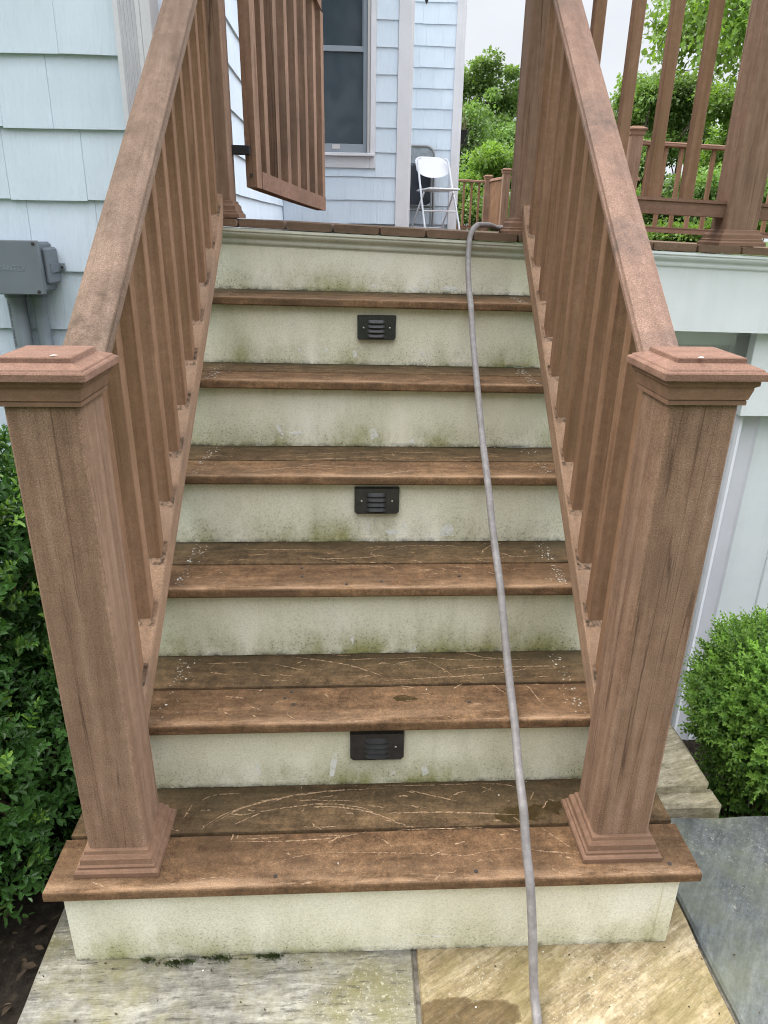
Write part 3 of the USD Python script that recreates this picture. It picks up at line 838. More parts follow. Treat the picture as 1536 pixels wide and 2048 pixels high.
# ------------------------------------------------------------------ step lights
def step_light(k, cx_px, cy_px, w, h, label, missing=False):
    y = RB[k][1]
    c = at(cx_px, cy_px, y=y)
    cx, cz = c[0], c[2]
    t = thing('step_light', label, 'step light', (cx, y, cz - h / 2))
    b = 0.006
    oc = [(-w / 2 + b, -h / 2), (w / 2 - b, -h / 2), (w / 2, -h / 2 + b), (w / 2, h / 2 - b * 0.4), (w / 2 - b * 0.4, h / 2), (-w / 2 + b * 0.4, h / 2), (-w / 2, h / 2 - b * 0.4), (-w / 2, -h / 2 + b)]
    ring = lambda s, d: [(cx + x * s - 0 * d, y - d, cz + z_ * s) for x, z_ in oc]
    part(t, 'face_plate', loft([ring(1.0, 0.0), ring(1.0, 0.011), ring(0.965, 0.014)]), M['bronze'])
    lw = w * 0.46
    for i in range(4):
        z0 = cz + h * (0.27 - 0.19 * i)
        rings = []
        for s in np.linspace(-1, 1, 13):
            e = max(0.05, (1 - abs(s) ** 4)) ** 0.5
            x = cx - w * 0.01 + s * lw / 2
            rings.append([(x, y - 0.0125, z0 + 0.006), (x, y - 0.0125 - 0.006 * e, z0 - 0.003), (x, y - 0.0125 - 0.0075 * e, z0 - 0.006), (x, y - 0.0125, z0 - 0.0055)])
        part(t, 'louvre', loft(rings), M['bronze'], smooth=40)
        sl = trimesh.creation.box((lw * 0.94, 0.001, 0.004)); sl.apply_translation((cx - w * 0.01, y - 0.0140, z0 - 0.0085))
        part(t, 'louvre_slot', sl, M['gap'])
    for s in (-1, 1):
        if missing and s < 0:
            sc = trimesh.creation.cylinder(0.0022, 0.001, sections=12); sc.apply_transform(trimesh.transformations.rotation_matrix(math.pi / 2, (1, 0, 0))); sc.apply_translation((cx + s * w * 0.34, y - 0.0146, cz))
            part(t, 'screw_hole', sc, M['gap'])
        else:
            sc = trimesh.creation.icosphere(2, 0.003); sc.apply_scale((1, 0.6, 1)); sc.apply_translation((cx + s * w * 0.34, y - 0.0145, cz))
            part(t, 'screw', sc, M['steel'], smooth=True)


step_light(6, 753, 654.5, 0.122, 0.076, 'dark bronze louvred step light on the highest of the three lit risers')
step_light(4, 753.5, 999, 0.122, 0.076, 'dark bronze louvred step light on the middle of the three lit risers')
step_light(2, 754, 1486, 0.124, 0.076, 'dark louvred step light on the second riser, its left screw missing', missing=True)

# small debris: seed husks, leaf crumbs and petals on the steps and the stone
for dn, dm, lab, cnt, lo_, hi_ in (('leaf_crumb', 'litter', 'brown leaf crumbs and husks scattered over the steps and flagstones', 260, 0.002, 0.007), ('fallen_petal', 'flake', 'tiny pale petals and chips scattered over the steps and flagstones', 110, 0.0015, 0.005)):
    P_, D_ = [], []
    for _ in range(cnt):
        u_ = rng.random()
        if u_ < 0.5:
            k = int(rng.integers(1, 7)); x = rng.uniform(-0.46, 0.48); y = (k - 1) * RUN + abs(rng.normal(0.26, 0.07)) if rng.random() < 0.6 else (k - 1) * RUN + rng.uniform(0.01, 0.26)
            y = min(max(y, (k - 1) * RUN + 0.01), (k - 1) * RUN + 0.268)
            z = tz(k, x) + 0.0014
        else:
            x, y = rng.uniform(-0.7, 1.5), rng.uniform(-0.5, 0.0)
            if x > 0.72:
                y = rng.uniform(-0.5, 0.3)
            elif rng.random() < 0.35:
                y = rng.uniform(-0.03, 0.012)
            z = (LZ if x > xr else ZS) + 0.002
        P_.append((x, y, z)); a = rng.uniform(0, 2 * np.pi); D_.append((math.cos(a), math.sin(a), rng.normal(0, 0.12)))
    DEBRIS.append((dn, dm, lab, np.array(P_), np.array(D_), rng.uniform(lo_, hi_, cnt)))

# moss tufts at the foot of the bottom riser
v, f = [], []
for px, py, n, s in ((302, 1902, 60, 0.014), (352, 1917, 90, 0.02), (375, 1913, 60, 0.016), (444, 1898, 90, 0.018), (412, 1901, 25, 0.008), (520, 1893, 35, 0.01), (545, 1893, 110, 0.016), (552, 1903, 60, 0.014), (484, 1910, 12, 0.008)):
    base = at(px, py + 6, z=ZS + 0.001)
    base[1] = min(base[1], 0.0165)
    for _ in range(n):
        a = rng.uniform(0, 2 * np.pi); r = abs(rng.normal(0, s * 0.7))
        p = base + np.array([math.cos(a) * r * 1.3, -abs(math.sin(a)) * r * 0.5 - 0.001, 0])
        up = np.array([rng.normal(0, 0.5), -abs(rng.normal(0, 0.35)), 1.0]); up /= np.linalg.norm(up)
        L = rng.uniform(0.4, 1.0) * s; w = np.cross(up, rng.normal(size=3)); w /= np.linalg.norm(w)
        o = len(v); v += [p - w * 0.0016, p + w * 0.0016, p + up * L]; f.append((o, o + 1, o + 2))
solo('moss', trimesh.Trimesh(v, f, process=False), M['moss'], 'dark green moss tufts along the foot of the bottom riser', 'moss', kind='stuff')


# ------------------------------------------------------------------ stair railings
def post_geo(owner, x0, x1, y0, y1, z0, z1, base_z, with_cap, mats=None, name='newel_post'):
    b = 0.007
    p = part(owner, name, cbox(x0, x1, y0, y1, z0, z1, b), M['post'], smooth=50)
    cx, cy, h = (x0 + x1) / 2, (y0 + y1) / 2, (x1 - x0) / 2
    lev = [(h + 0.0255, base_z), (h + 0.0255, base_z + 0.011), (h + 0.0225, base_z + 0.0145), (h + 0.0185, base_z + 0.016), (h + 0.0185, base_z + 0.021), (h + 0.0145, base_z + 0.024), (h + 0.0135, base_z + 0.036), (h + 0.0085, base_z + 0.042), (h + 0.0065, base_z + 0.043), (h + 0.005, base_z + 0.0505), (h + 0.0005, base_z + 0.053)]
    part(p, 'base_trim', lathe_sq(lev, cx, cy), M['trim'], smooth=25)
    if with_cap:
        zt = z1
        lev = [(h + 0.001, zt - 0.004), (h + 0.006, zt - 0.003), (h + 0.006, zt + 0.003), (h + 0.0045, zt + 0.0045), (h + 0.007, zt + 0.006), (h + 0.011, zt + 0.022), (h + 0.011, zt + 0.026), (h + 0.0165, zt + 0.030), (h + 0.0165, zt + 0.038)]
        part(p, 'cap_moulding', lathe_sq(lev, cx, cy), M['trim'], smooth=25)
        z2 = zt + 0.0385
        lev = [(h + 0.024, z2), (h + 0.0245, z2 + 0.002), (h + 0.0245, z2 + 0.0105), (h + 0.022, z2 + 0.013), (h + 0.0195, z2 + 0.0135), (h + 0.0175, z2 + 0.0165), (h - 0.002, z2 + 0.0235), (h - 0.0025, z2 + 0.030), (h - 0.004, z2 + 0.0315)]
        part(p, 'post_cap', lathe_sq(lev, cx, cy), M['cap'], smooth=25)
    return p


def rail_profile(w, h):
    """Handrail section: crowned top, eased shoulders, coved sides (a across, b up)."""
    a = w / 2
    return [(-a + 0.004, 0), (-a, 0.004), (-a, h * 0.42), (-a + 0.004, h * 0.55), (-a + 0.002, h * 0.72), (-a + 0.003, h * 0.86), (-a + 0.011, h * 0.97), (-a * 0.45, h * 1.10), (0, h * 1.14),
            (a * 0.45, h * 1.10), (a - 0.011, h * 0.97), (a - 0.003, h * 0.86), (a - 0.002, h * 0.72), (a - 0.004, h * 0.55), (a, h * 0.42), (a, 0.004), (a - 0.004, 0)]


def stair_rail(side):
    L = side < 0
    t = thing('stair_railing', 'brown composite stair railing left of the steps, beside the blue shingled wall' if L else 'brown composite stair railing right of the steps, between them and the clipped boxwood', 'railing', (-0.515 if L else 0.524, 0.12, 0.21))
    px0, px1 = (-0.573, -0.4575) if L else (0.4655, 0.5815)
    post_geo(t, px0, px1, 0.060, 0.1755, 0.19, 1.173 if L else 1.181, 0.2072 if L else 0.2106, True)
    # upper post on the deck edge
    ux0, ux1 = (-0.5445, -0.430) if L else (0.518, 0.6325)
    ub = zd((ux0 + ux1) / 2) + 0.001
    post_geo(t, ux0, ux1, 1.530, 1.645, ub - 0.02, 2.62, ub, True)
    # handrail
    w, h = (0.080, 0.038) if L else (0.072, 0.034)
    xc = -0.515 if L else 0.507
    zb, s = (1.197 - 0.795 * 0.2557, 0.795) if L else (1.2157 - 0.785 * 0.239, 0.785)
    ya, yb_ = 0.165, 1.54
    hr = lambda y: (xc + SK * y, y, zb + s * y)
    part(t, 'handrail', run(rail_profile(w, h), hr(ya), hr(yb_)), M['rail_left'] if L else M['rail_right'], smooth=28)
    # lower rail, its underside on the tread noses
    xi = -0.4941 if L else 0.492
    sl, z0, y00 = (0.82, 0.6099, 0.4972) if L else (0.803, 0.6097, 0.4972)
    V = 0.064
    wd = 0.062
    br = lambda y: (xi + SK * y, y, z0 + sl * (y - y00) + 0.0008)
    sg = -1 if L else 1
    b = 0.004
    prof = [(0, 0), (0, V - b * 1.5), (sg * 0.0012, V - b * 0.6), (sg * b, V), (sg * (wd - b), V), (sg * wd, V - b), (sg * wd, 0)]
    rings = [[(p[0] + a, p[1], p[2] + bb) for a, bb in prof] for p in (br(0.15), br(1.43))]
    # top end: cut square with clipped corners against the post
    e = br(1.5285)
    rings.append([(e[0] + a + (sg * 0.006 if abs(a) < 0.03 else -sg * 0.006), e[1], e[2] + bb * 0.97) for a, bb in prof])
    m = loft(rings)
    lr = part(t, 'lower_rail', m, M['lower_rail'], smooth=30)
    if not L:
        q = br(1.505)
        sc = trimesh.creation.cylinder(0.0055, 0.003, sections=14); sc.apply_translation((q[0] + 0.027, q[1], q[2] + V + 0.0006))
        part(lr, 'screw', sc, M['steel'])
    gv, gf = [], []
    # balusters
    d, o = (0.11646, 0.28238) if L else (0.11455, 0.26874)
    for i in range(11):
        y = o + d * i + rng.normal(0, 0.0015)
        hw = 0.0175
        xb = (xi - 0.0135 - hw if L else xi + 0.0135 + hw) + SK * y
        yc = y + hw
        z_lo = br(y)[2] + V - 0.012
        z_hi = hr(y)[2] + 0.01
        m = cbox(xb - hw, xb + hw, yc - hw, yc + hw, z_lo, z_hi, 0.0022)
        for gx0, gx1, gy0, gy1 in ((-hw - 0.008, hw + 0.009, -0.014, 0.001), (hw, hw + 0.010, -0.004, 0.034), (-hw - 0.010, -hw, -0.004, 0.034)):
            go = len(gv)
            for gx, gy in ((gx0, gy0), (gx1, gy0), (gx1, gy1), (gx0, gy1)):
                X = min(max(xb + gx, br(y + gy)[0] - wd + 0.006 if L else br(y + gy)[0] + 0.005), br(y + gy)[0] - 0.005 if L else br(y + gy)[0] + wd - 0.006)
                gv.append((X, y + gy, br(y + gy)[2] + V + 0.0007))
            gf += [(go, go + 1, go + 2), (go, go + 2, go + 3)]
        part(t, 'baluster', m, M['baluster'], smooth=50)
    part(lr, 'grime', trimesh.Trimesh(gv, gf, process=False), M['grime'], kind='stuff')
    return t


stair_rail(-1)
stair_rail(1)

for tname, (px, py), z in (('stair_railing', (110, 712), 1.2435), ('stair_railing_001', (1401, 716), 1.2515)):
    q = at(px, py, z=z)
    b = blob(q[0], q[1], 0.005, 9)
    pv = [(x, y, z + 0.0012) for x, y in b] + [(q[0], q[1], z + 0.0022)]
    part(f'/World/{tname}', 'dropping', trimesh.Trimesh(pv, [(i, (i + 1) % 9, 9) for i in range(9)], process=False), M['flake'])

# ------------------------------------------------------------------ deck
DK = thing('deck', 'raised deck of brown composite boards with white moulding under its edge', 'deck', (0.6, 1.5, ZS))
XB0 = -0.4082
edges = [-0.6] + [XB0 + 0.1555 * i for i in range(0, 34)]
for a, b in zip(edges[:-1], edges[1:]):
    x0, x1 = a + 0.0028, b - 0.0028
    z0, z1 = zd(x0), zd(x1)
    yf = 1.4916 + rng.uniform(-0.004, 0.004)
    ye = 5.99 if x1 < 0.45 else 13.2
    c = 0.0035
    prof = [(x0 + c, -0.0245), (x1 - c, -0.0245), (x1, -0.021), (x1, -c), (x1 - c, 0), (x0 + c, 0), (x0, -c), (x0, -0.021)]
    ring = lambda y, k=1.0: [(x0 + (x1 - x0) / 2 + (x - (x0 + x1) / 2) * k, y, zd(x) + bz) for x, bz in prof]
    part(DK, 'deck_board', loft([ring(yf, 0.97), ring(yf + 0.003), ring(ye)]), M['board_deck'], smooth=30)
# crown moulding under the board ends (a: out towards the steps, b: up)
cp = [(0, -0.056), (0.006, -0.056), (0.0075, -0.050), (0.012, -0.047), (0.015, -0.040), (0.0135, -0.034), (0.017, -0.028), (0.024, -0.024), (0.028, -0.017), (0.0275, -0.012), (0.031, -0.0095), (0.032, -0.001), (0.0, 0.0)]
for (xa, xb), mt in (((-0.60, 0.575), 'crown'), ((0.577, 4.4), 'fascia')):
    part(DK, 'crown_moulding', run(cp, (xa, 1.5235, zd(xa) - 0.0265), (xb, 1.5235, zd(xb) - 0.0265), A=(0, -1, 0)), M[mt], smooth=35)
x0, x1 = 0.605, 4.4
part(DK, 'fascia_board', hullof([(x, y, z) for x, zt, zb in ((x0, zd(x0) - 0.06, 1.105), (x1, zd(x1) - 0.06, 1.04)) for y in (1.517, 1.545) for z in (zt, zb)]), M['fascia'])
part(DK, 'joist_beam', hullof([(x, y, z) for x, zt, zb in ((-0.6, 1.41, 1.06), (4.4, 1.24, 0.99)) for y in (1.60, 1.64) for z in (zt, zb)]) if False else hullof([(x, y, z) for x, zt, zb in ((-0.6, 1.40, 1.048), (1.43, 1.33, 1.028)) for y in (1.64, 1.68) for z in (zt, zb)]), M['fascia'])
part(DK, 'soffit_board', hullof([(x, y, z) for x, zt, zb in ((0.61, 1.13, 1.122), (1.43, 1.118, 1.11)) for y in (1.546, 1.64) for z in (zt, zb)]), M['fascia'])
for i in range(6):
    part(DK, 'skirt_panel', cbox(0.60 + 0.21 * i, 0.6085 + 0.21 * i + 0.2, 1.70, 1.72, LOW - 0.02, 1.20, 0.0015), M['fascia'])
for yj in (4, 7, 10, 13):
    part(DK, 'support_post', cbox(3.6, 3.75, yj, yj + 0.15, LOW - 0.1, 1.24, 0.004), M['fascia'])

# white vinyl skirting under the deck edge: corner column, panel and frieze
EN = thing('white_enclosure', 'white vinyl column and panels under the deck edge behind the clipped boxwood', 'skirting', (1.5, 1.6, LOW))
prof = [(1.430, 1.86), (1.452, 1.605), (1.458, 1.590), (1.466, 1.580), (1.477, 1.576), (1.488, 1.580), (1.497, 1.592), (1.505, 1.612), (1.560, 1.606), (1.568, 1.598), (1.568, 1.86)]
part(EN, 'column_shaft', run(prof, (0, 0, LOW - 0.02), (0, 0, 0.772), A=(1, 0, 0), B=(0, 1, 0)), M['pvc'], smooth=30)
for i in range(9):
    x0 = 1.570 + i * 0.172
    pp = [(x0, 1.612), (x0 + 0.004, 1.606), (x0 + 0.160, 1.606), (x0 + 0.164, 1.612), (x0 + 0.1705, 1.612), (x0 + 0.1705, 1.63), (x0, 1.63)]
    part(EN, 'panel_board', run(pp, (0, 0, LOW - 0.02), (0, 0, 0.772), A=(1, 0, 0), B=(0, 1, 0)), M['fascia'])
part(EN, 'frieze_board', cbox(1.4565, 3.2, 1.553, 1.597, 0.773, 1.098, 0.002), M['fascia'])

# near deck railing, right of the steps
NR = thing('deck_railing', 'near deck railing with thick posts right of the stair head, low rail and tall balusters', 'railing', (1.3, 1.59, zd(1.3)))
for pxc in (1.308, 2.12, 2.93):
    post_geo(NR, pxc - 0.0572, pxc + 0.0572, 1.530, 1.6445, zd(pxc) - 0.02, zd(pxc) + 1.18, zd(pxc) + 0.001, True, name='post')


def deck_rail_span(owner, x0, x1, yc, hb, ht, pitch, off, w=0.035, top=True, zfun=zd, y1=None, mat='deckrail'):
    """Lower rail, upper rail and balusters between two posts; y1 lets the span run at an angle."""
    y1 = yc if y1 is None else y1
    L = math.hypot(x1 - x0, y1 - yc); ux, uy = (x1 - x0) / L, (y1 - yc) / L
    A = (-uy, ux, 0)
    P = lambda s, h: (x0 + ux * s, yc + uy * s, zfun(x0 + ux * s) + h)
    part(owner, 'lower_rail', run([(-0.032, -0.052), (0.032, -0.052), (0.032, -0.012), (0.036, -0.010), (0.036, 0), (-0.036, 0), (-0.036, -0.010), (-0.032, -0.012)], P(0, hb), P(L, hb), A=A), M[mat])
    pr = [(a, b) for a, b in rail_profile(0.078, 0.036)]
    part(owner, 'upper_rail', run(pr, P(0, ht), P(L, ht), A=A), M[mat], smooth=28)
    s = off
    while s < L - 0.03:
        p = P(s, 0)
        m = cbox(-w / 2, w / 2, -w / 2, w / 2, hb - 0.004, ht + 0.008, 0.002)
        m.apply_transform(trimesh.transformations.rotation_matrix(math.atan2(uy, ux), (0, 0, 1))); m.apply_translation(p)
        part(owner, 'baluster', m, M['baluster'])
        s += pitch


deck_rail_span(NR, 0.632, 1.2515, 1.588, 0.142, 0.93, 0.1248, 0.620 + 0.0 - 0.632 + 0.1235, w=0.036)
deck_rail_span(NR, 1.365, 2.063, 1.588, 0.142, 0.93, 0.1248, 0.09, w=0.036)
deck_rail_span(NR, 2.178, 2.873, 1.588, 0.142, 0.93, 0.1248, 0.09, w=0.036)

# far railings
FR = thing('deck_railing', 'far deck railing seen between the near balusters at the right, its capped post left', 'railing', (2.55, 6.05, zd(2.5)))


def thin_post(owner, cx, cy, h, w=0.115):
    z = zd(cx)
    p = part(owner, 'post', cbox(cx - w / 2, cx + w / 2, cy - w / 2, cy + w / 2, z - 0.02, z + h, 0.006), M['post'])
    hw = w / 2
    part(p, 'post_cap', lathe_sq([(hw + 0.006, z + h - 0.01), (hw + 0.012, z + h + 0.02), (hw + 0.012, z + h + 0.028), (hw + 0.02, z + h + 0.03), (hw + 0.02, z + h + 0.043), (hw - 0.005, z + h + 0.055), (hw - 0.008, z + h + 0.062)], cx, cy), M['trim'])


thin_post(FR, 2.556, 6.06, 0.885)
thin_post(FR, 4.35, 6.06, 0.885)
deck_rail_span(FR, 2.614, 4.292, 6.06, 0.125, 0.80, 0.152, 0.09, mat='deckrail')
FL = thing('deck_railing', 'far deck railing beside the house corner, rising in a curve to a higher post', 'railing', (2.2, 12.6, zd(2.2)))
yA = 12.6
a0, a1 = at(900, 400, y=yA)[0], at(968, 400, y=yA)[0]
zA = at(940, 360, y=yA)[2]
thin_post(FL, a1 + 0.05, yA, at(968, 351, y=yA)[2] - zd(a1) - 0.05)
deck_rail_span(FL, a0 - 0.6, a1, yA, 0.07, zA - zd(a1) - 0.045, 0.135, 0.03)
xB, yB_ = at(1009, 400, y=11.2)[0], 11.2
thin_post(FL, xB, yB_, at(1009, 338, y=yB_)[2] - zd(xB) - 0.05)
# curved top rail and close balusters between the two posts
n = 14
A_ = np.array([a1 + 0.10, yA - 0.05]); B_ = np.array([xB - 0.02, yB_ + 0.06])
top = []
for i in range(n + 1):
    t = i / n; s = t * t * (3 - 2 * t)
    p = A_ + (B_ - A_) * t
    top.append((p[0], p[1], zA - 0.01 + (at(1009, 350, y=yB_)[2] - 0.03 - zA) * (0.15 * t + 0.85 * s ** 1.4)))
rp = np.array(rail_profile(0.075, 0.04)) - (0, 0.02)
u = (B_ - A_) / np.linalg.norm(B_ - A_)
part(FL, 'upper_rail', loft([[(q[0] - u[1] * a, q[1] + u[0] * a, q[2] + b) for a, b in rp] for q in top]), M['deckrail'], smooth=30)
part(FL, 'lower_rail', run([(-0.032, -0.052), (0.032, -0.052), (0.032, 0), (-0.032, 0)], (*A_, zd(A_[0]) + 0.10), (*B_, zd(B_[0]) + 0.10), A=(-u[1], u[0], 0)), M['deckrail'])
for i in range(13):
    q = top[i + 1] if i < 13 else top[-1]
    part(FL, 'baluster', cbox(q[0] - 0.02, q[0] + 0.02, q[1] - 0.02, q[1] + 0.02, zd(q[0]) + 0.05, q[2] - 0.01, 0.002), M['baluster'])
deck_rail_span(FL, xB + 0.06, xB + 1.7, yB_, 0.10, at(1009, 350, y=yB_)[2] - zd(xB) - 0.05, 0.135, 0.08, y1=yB_ - 1.2)

# ------------------------------------------------------------------ gate, swung open over the deck
GT = thing('deck_gate', 'brown composite gate with arched bottom rail standing open at the stair head', 'gate', (-0.36, 1.62, zd(-0.4)))
g0, g1 = np.array([-0.372, 1.625]), np.array([-0.168, 2.46])
gl = np.linalg.norm(g1 - g0); gu = (g1 - g0) / gl; gn = np.array([gu[1], -gu[0]])   # gn faces the passage
GZ = lambda px, py, y: at(px, py, y=y)[2]
zn = 1.545
zf = GZ(633, 420, 2.46)


def gpt(s, d, z):
    p = g0 + gu * s + gn * d
    return (p[0], p[1], z)


def gbar(s0, s1, d0, d1, zb0, zb1, zt0, zt1):
    return hullof([gpt(s, d, z) for s, zb, zt in ((s0, zb0, zt0), (s1, zb1, zt1)) for d in (d0, d1) for z in (zb, zt)])


sag = lambda s: zn - 0.002 + (zf - zn) * (0.8 * (s / gl) + 0.2 * math.sin(min(1, s / gl) * math.pi / 2))
ztop_f = GZ(633, 38, 2.46)
ztop = lambda s: ztop_f + 0.17 * (1 - s / gl) ** 1.4 + 0.05 * math.sin(math.pi * s / gl)
HW = 0.019
part(GT, 'stile', gbar(0, 0.048, -HW, HW, sag(0), sag(0.048), ztop(0) + 0.02, ztop(0.048) + 0.02), M['gate'])
part(GT, 'stile', gbar(gl - 0.042, gl, -HW, HW, sag(gl - 0.042), sag(gl), ztop(gl) + 0.02, ztop(gl) + 0.02), M['gate'])
ns = 12
for nm, fz, hh in (('lower_rail', sag, 0.055), ('upper_rail', lambda s: ztop(s), 0.05)):
    rings = []
    e0, e1 = (0.05, gl - 0.001) if nm == 'lower_rail' else (0.0, gl + 0.01)
    for i in range(ns + 1):
        s = e0 + (e1 - e0) * i / ns
        z = fz(s)
        dd = HW + (0.002 if nm == 'lower_rail' else 0.012)
        rings.append([gpt(s, -dd, z), gpt(s, dd, z), gpt(s, dd, z + hh), gpt(s, -dd, z + hh)])
    part(GT, nm, loft(rings), M['deckrail'])
for i in range(6):
    s = 0.048 + 0.5 * 0.118 + i * 0.1205
    part(GT, 'baluster', gbar(s, s + 0.036, -0.016, 0.0165, sag(s) + 0.05, sag(s) + 0.05, ztop(s) + 0.01, ztop(s) + 0.01), M['gate'])
hz = GZ(478, 300, 1.61)
part(GT, 'hinge', cbox(-0.44, -0.372, 1.600, 1.622, hz - 0.014, hz + 0.014, 0.002), M['black'])
hz2 = hz + 0.62
part(GT, 'hinge', cbox(-0.44, -0.372, 1.600, 1.622, hz2 - 0.014, hz2 + 0.014, 0.002), M['black'])
sc = trimesh.creation.cylinder(0.006, 0.004, sections=12); sc.apply_transform(trimesh.transformations.rotation_matrix(math.pi / 2, (1, 0, 0)))
sc.apply_translation(gpt(0.0, -0.0, zn + 0.035)); 
part(GT, 'screw', sc, M['dark_screw'])

# ------------------------------------------------------------------ house
HS = thing('house', 'pale blue shingled house with white trim behind the stairs and deck', 'house', (-1.0, 3.0, ZS))


def wall_core(x0, x1, y0, y1, z0, z1):
    return part(HS, 'wall', cbox(x0, x1, y0, y1, z0, z1, 0), M['shingle'])


TOPZ = 4.0
wall_core(-4.0, XS, WL + 0.012, WW + 0.2, ZS - 0.1, TOPZ)
# window wall with an opening
wx0, wx1 = -1.05, at(752, 150, y=WW)[0]          # outer edges of the window surround
gx1 = at(738, 150, y=WW)[0]
sz = at(690, 305, y=WW)[2]                       # top of the sill
az = at(690, 336, y=WW)[2]                       # bottom of the apron
tx0, tx1 = at(797, 150, y=WW)[0] - 0.006, at(822, 150, y=WW)[0]
ox0, ox1, oz0, oz1 = -0.55, gx1 + 0.012, sz - 0.01, sz + 1.62
for a in ((XS, ox0, ZS, TOPZ), (ox1, tx1 - 0.004, ZS, TOPZ), (ox0, ox1, ZS, oz0), (ox0, ox1, oz1, TOPZ)):
    part(HS, 'wall', cbox(a[0], a[1], WW + 0.012, WW + 0.16, a[2], a[3], 0), M['shingle'])
sx0, sx1 = tx1, at(906, 200, y=WS)[0]
cx1 = at(927, 80, y=WS)[0]
part(HS, 'wall', cbox(sx0 - 0.02, cx1 - 0.005, WS + 0.012, WS + 3.0, ZS, TOPZ, 0), M['shingle'])
part(HS, 'wall', cbox(tx1 - 0.10, tx1 - 0.004, WW + 0.02, WS + 0.02, ZS, TOPZ, 0), M['shingle'])


def shingle(o, u, nrm, s0, s1, z0, z1, name='shingle', thick=0.013):
    """One tapered shingle: butt proud at the bottom, tucked in at the top."""
    o, u, nrm = np.array(o, float), np.array(u, float), np.array(nrm, float)
    pts = []
    dz = rng.normal(0, 0.0012)
    for s, e in ((s0, rng.normal(0, 0.0008)), (s1, rng.normal(0, 0.0008))):
        for z, d in ((z0 + dz + e, thick + rng.normal(0, 0.0006)), (z1, 0.003)):
            for dd in (d, -0.004):
                p = o + u * s + nrm * dd
                pts.append((p[0], p[1], z))
    return hullof(pts)


def courses(o, u, nrm, length, zs, exclude=None, minw=0.11, maxw=0.30, seed=0, vis=None):
    r_ = random.Random(seed)
    rest = []
    for z0, z1 in zip(zs[:-1], zs[1:]):
        s = 0.0
        while s < length - 1e-4:
            w = r_.uniform(minw, maxw)
            e = min(length, s + w)
            if length - e < 0.05:
                e = length
            m = shingle(o, u, nrm, s + 0.0006, e - 0.0006, z0, z1 + 0.004)
            c = m.centroid
            ok = exclude is None or not exclude(s, e, z0, z1)
            if ok:
                if vis is None or vis(c):
                    part(HS, 'shingle', m, M['shingle'])
                else:
                    rest.append(m)
            s = e
    return rest


rest = []
E1 = 0.196
lz = [at(100, p, y=WL)[2] for p in (657, 540, 400, 257, 110)]
zs = sorted([lz[0] - E1 * i for i in range(1, 7)] + lz + [lz[-1] + E1 * i for i in range(1, 10)])
plx0 = at(235, 60, y=WL)[0]
rest += courses((plx0, WL, 0), (-1, 0, 0), (0, -1, 0), 1.75, zs, minw=0.10, maxw=0.26, seed=11, vis=lambda c: -1.75 < c[0] and 0.6 < c[2] < 2.35)
# corner pilaster with flutes
px1_ = at(287, 60, y=WL)[0]
pw = px1_ - plx0
prof = [(0.0, 0.0), (pw, 0.0), (pw, 0.028)]
nf = 5
fw = pw * 0.66 / nf
xx0 = pw * 0.84
for i in range(nf):
    a = xx0 - i * fw
    prof += [(a, 0.028), (a - fw * 0.22, 0.021), (a - fw * 0.5, 0.0185), (a - fw * 0.78, 0.021)]
prof += [(xx0 - nf * fw, 0.028), (0.0, 0.028)]
part(HS, 'pilaster', run(prof, (plx0, WL, ZS), (plx0, WL, 3.98), A=(1, 0, 0), B=(0, -1, 0)), M['white'], smooth=30)
part(HS, 'corner_board', cbox(px1_ + 0.0005, px1_ + 0.03, WL - 0.028, WL + 0.09, ZS, 3.98, 0.002), M['white'])
wall_side = px1_ + 0.012
# side wall towards the window wall
part(HS, 'wall', cbox(XS - 0.02, wall_side - 0.012, WL + 0.02, WW, ZS, TOPZ, 0), M['shingle'])
E2 = 0.198
rest += courses((wall_side - 0.012, WL + 0.092, 0), (0, 1, 0), (1, 0, 0), WW - WL - 0.11, [1.37 + E2 * i for i in range(0, 14)], minw=0.22, maxw=0.5, seed=5, vis=lambda c: c[2] < 3.0 and c[1] > 1.9)
# window wall shingles
wz = [at(775, p, y=WW)[2] for p in (305, 256, 204, 150, 95, 39)]
zb = [at(700, 400, y=WW)[2], at(700, 350, y=WW)[2]]
E3 = 0.2
low = [zb[0] - E3, zb[0], zb[0] + 0.195]
zs = low + [z for z in wz if z > low[-1] + 0.1] + [wz[-1] + E3 * i for i in range(1, 5)]
L_ = tx0 - wall_side
inwin = lambda s, e, z0, z1: False
ww0, ww1 = wx0 - wall_side, wx1 - wall_side
# right of the window: one strip; left and below: whole courses
rest += courses((wx1 + 0.001, WW, 0), (1, 0, 0), (0, -1, 0), tx0 - wx1 - 0.002, [z for z in zs if z > az - 0.12], minw=0.3, maxw=0.5, seed=2, vis=lambda c: c[2] < 3.6)
rest += courses((wall_side, WW, 0), (1, 0, 0), (0, -1, 0), L_, [z for z in zs if z < az + 0.02] + [az - 0.001], minw=0.13, maxw=0.32, seed=3)
rest += courses((wall_side, WW, 0), (1, 0, 0), (0, -1, 0), wx1 - wall_side, [z for z in zs if z > oz1 + 0.12], minw=0.13, maxw=0.32, seed=4, vis=lambda c: False)
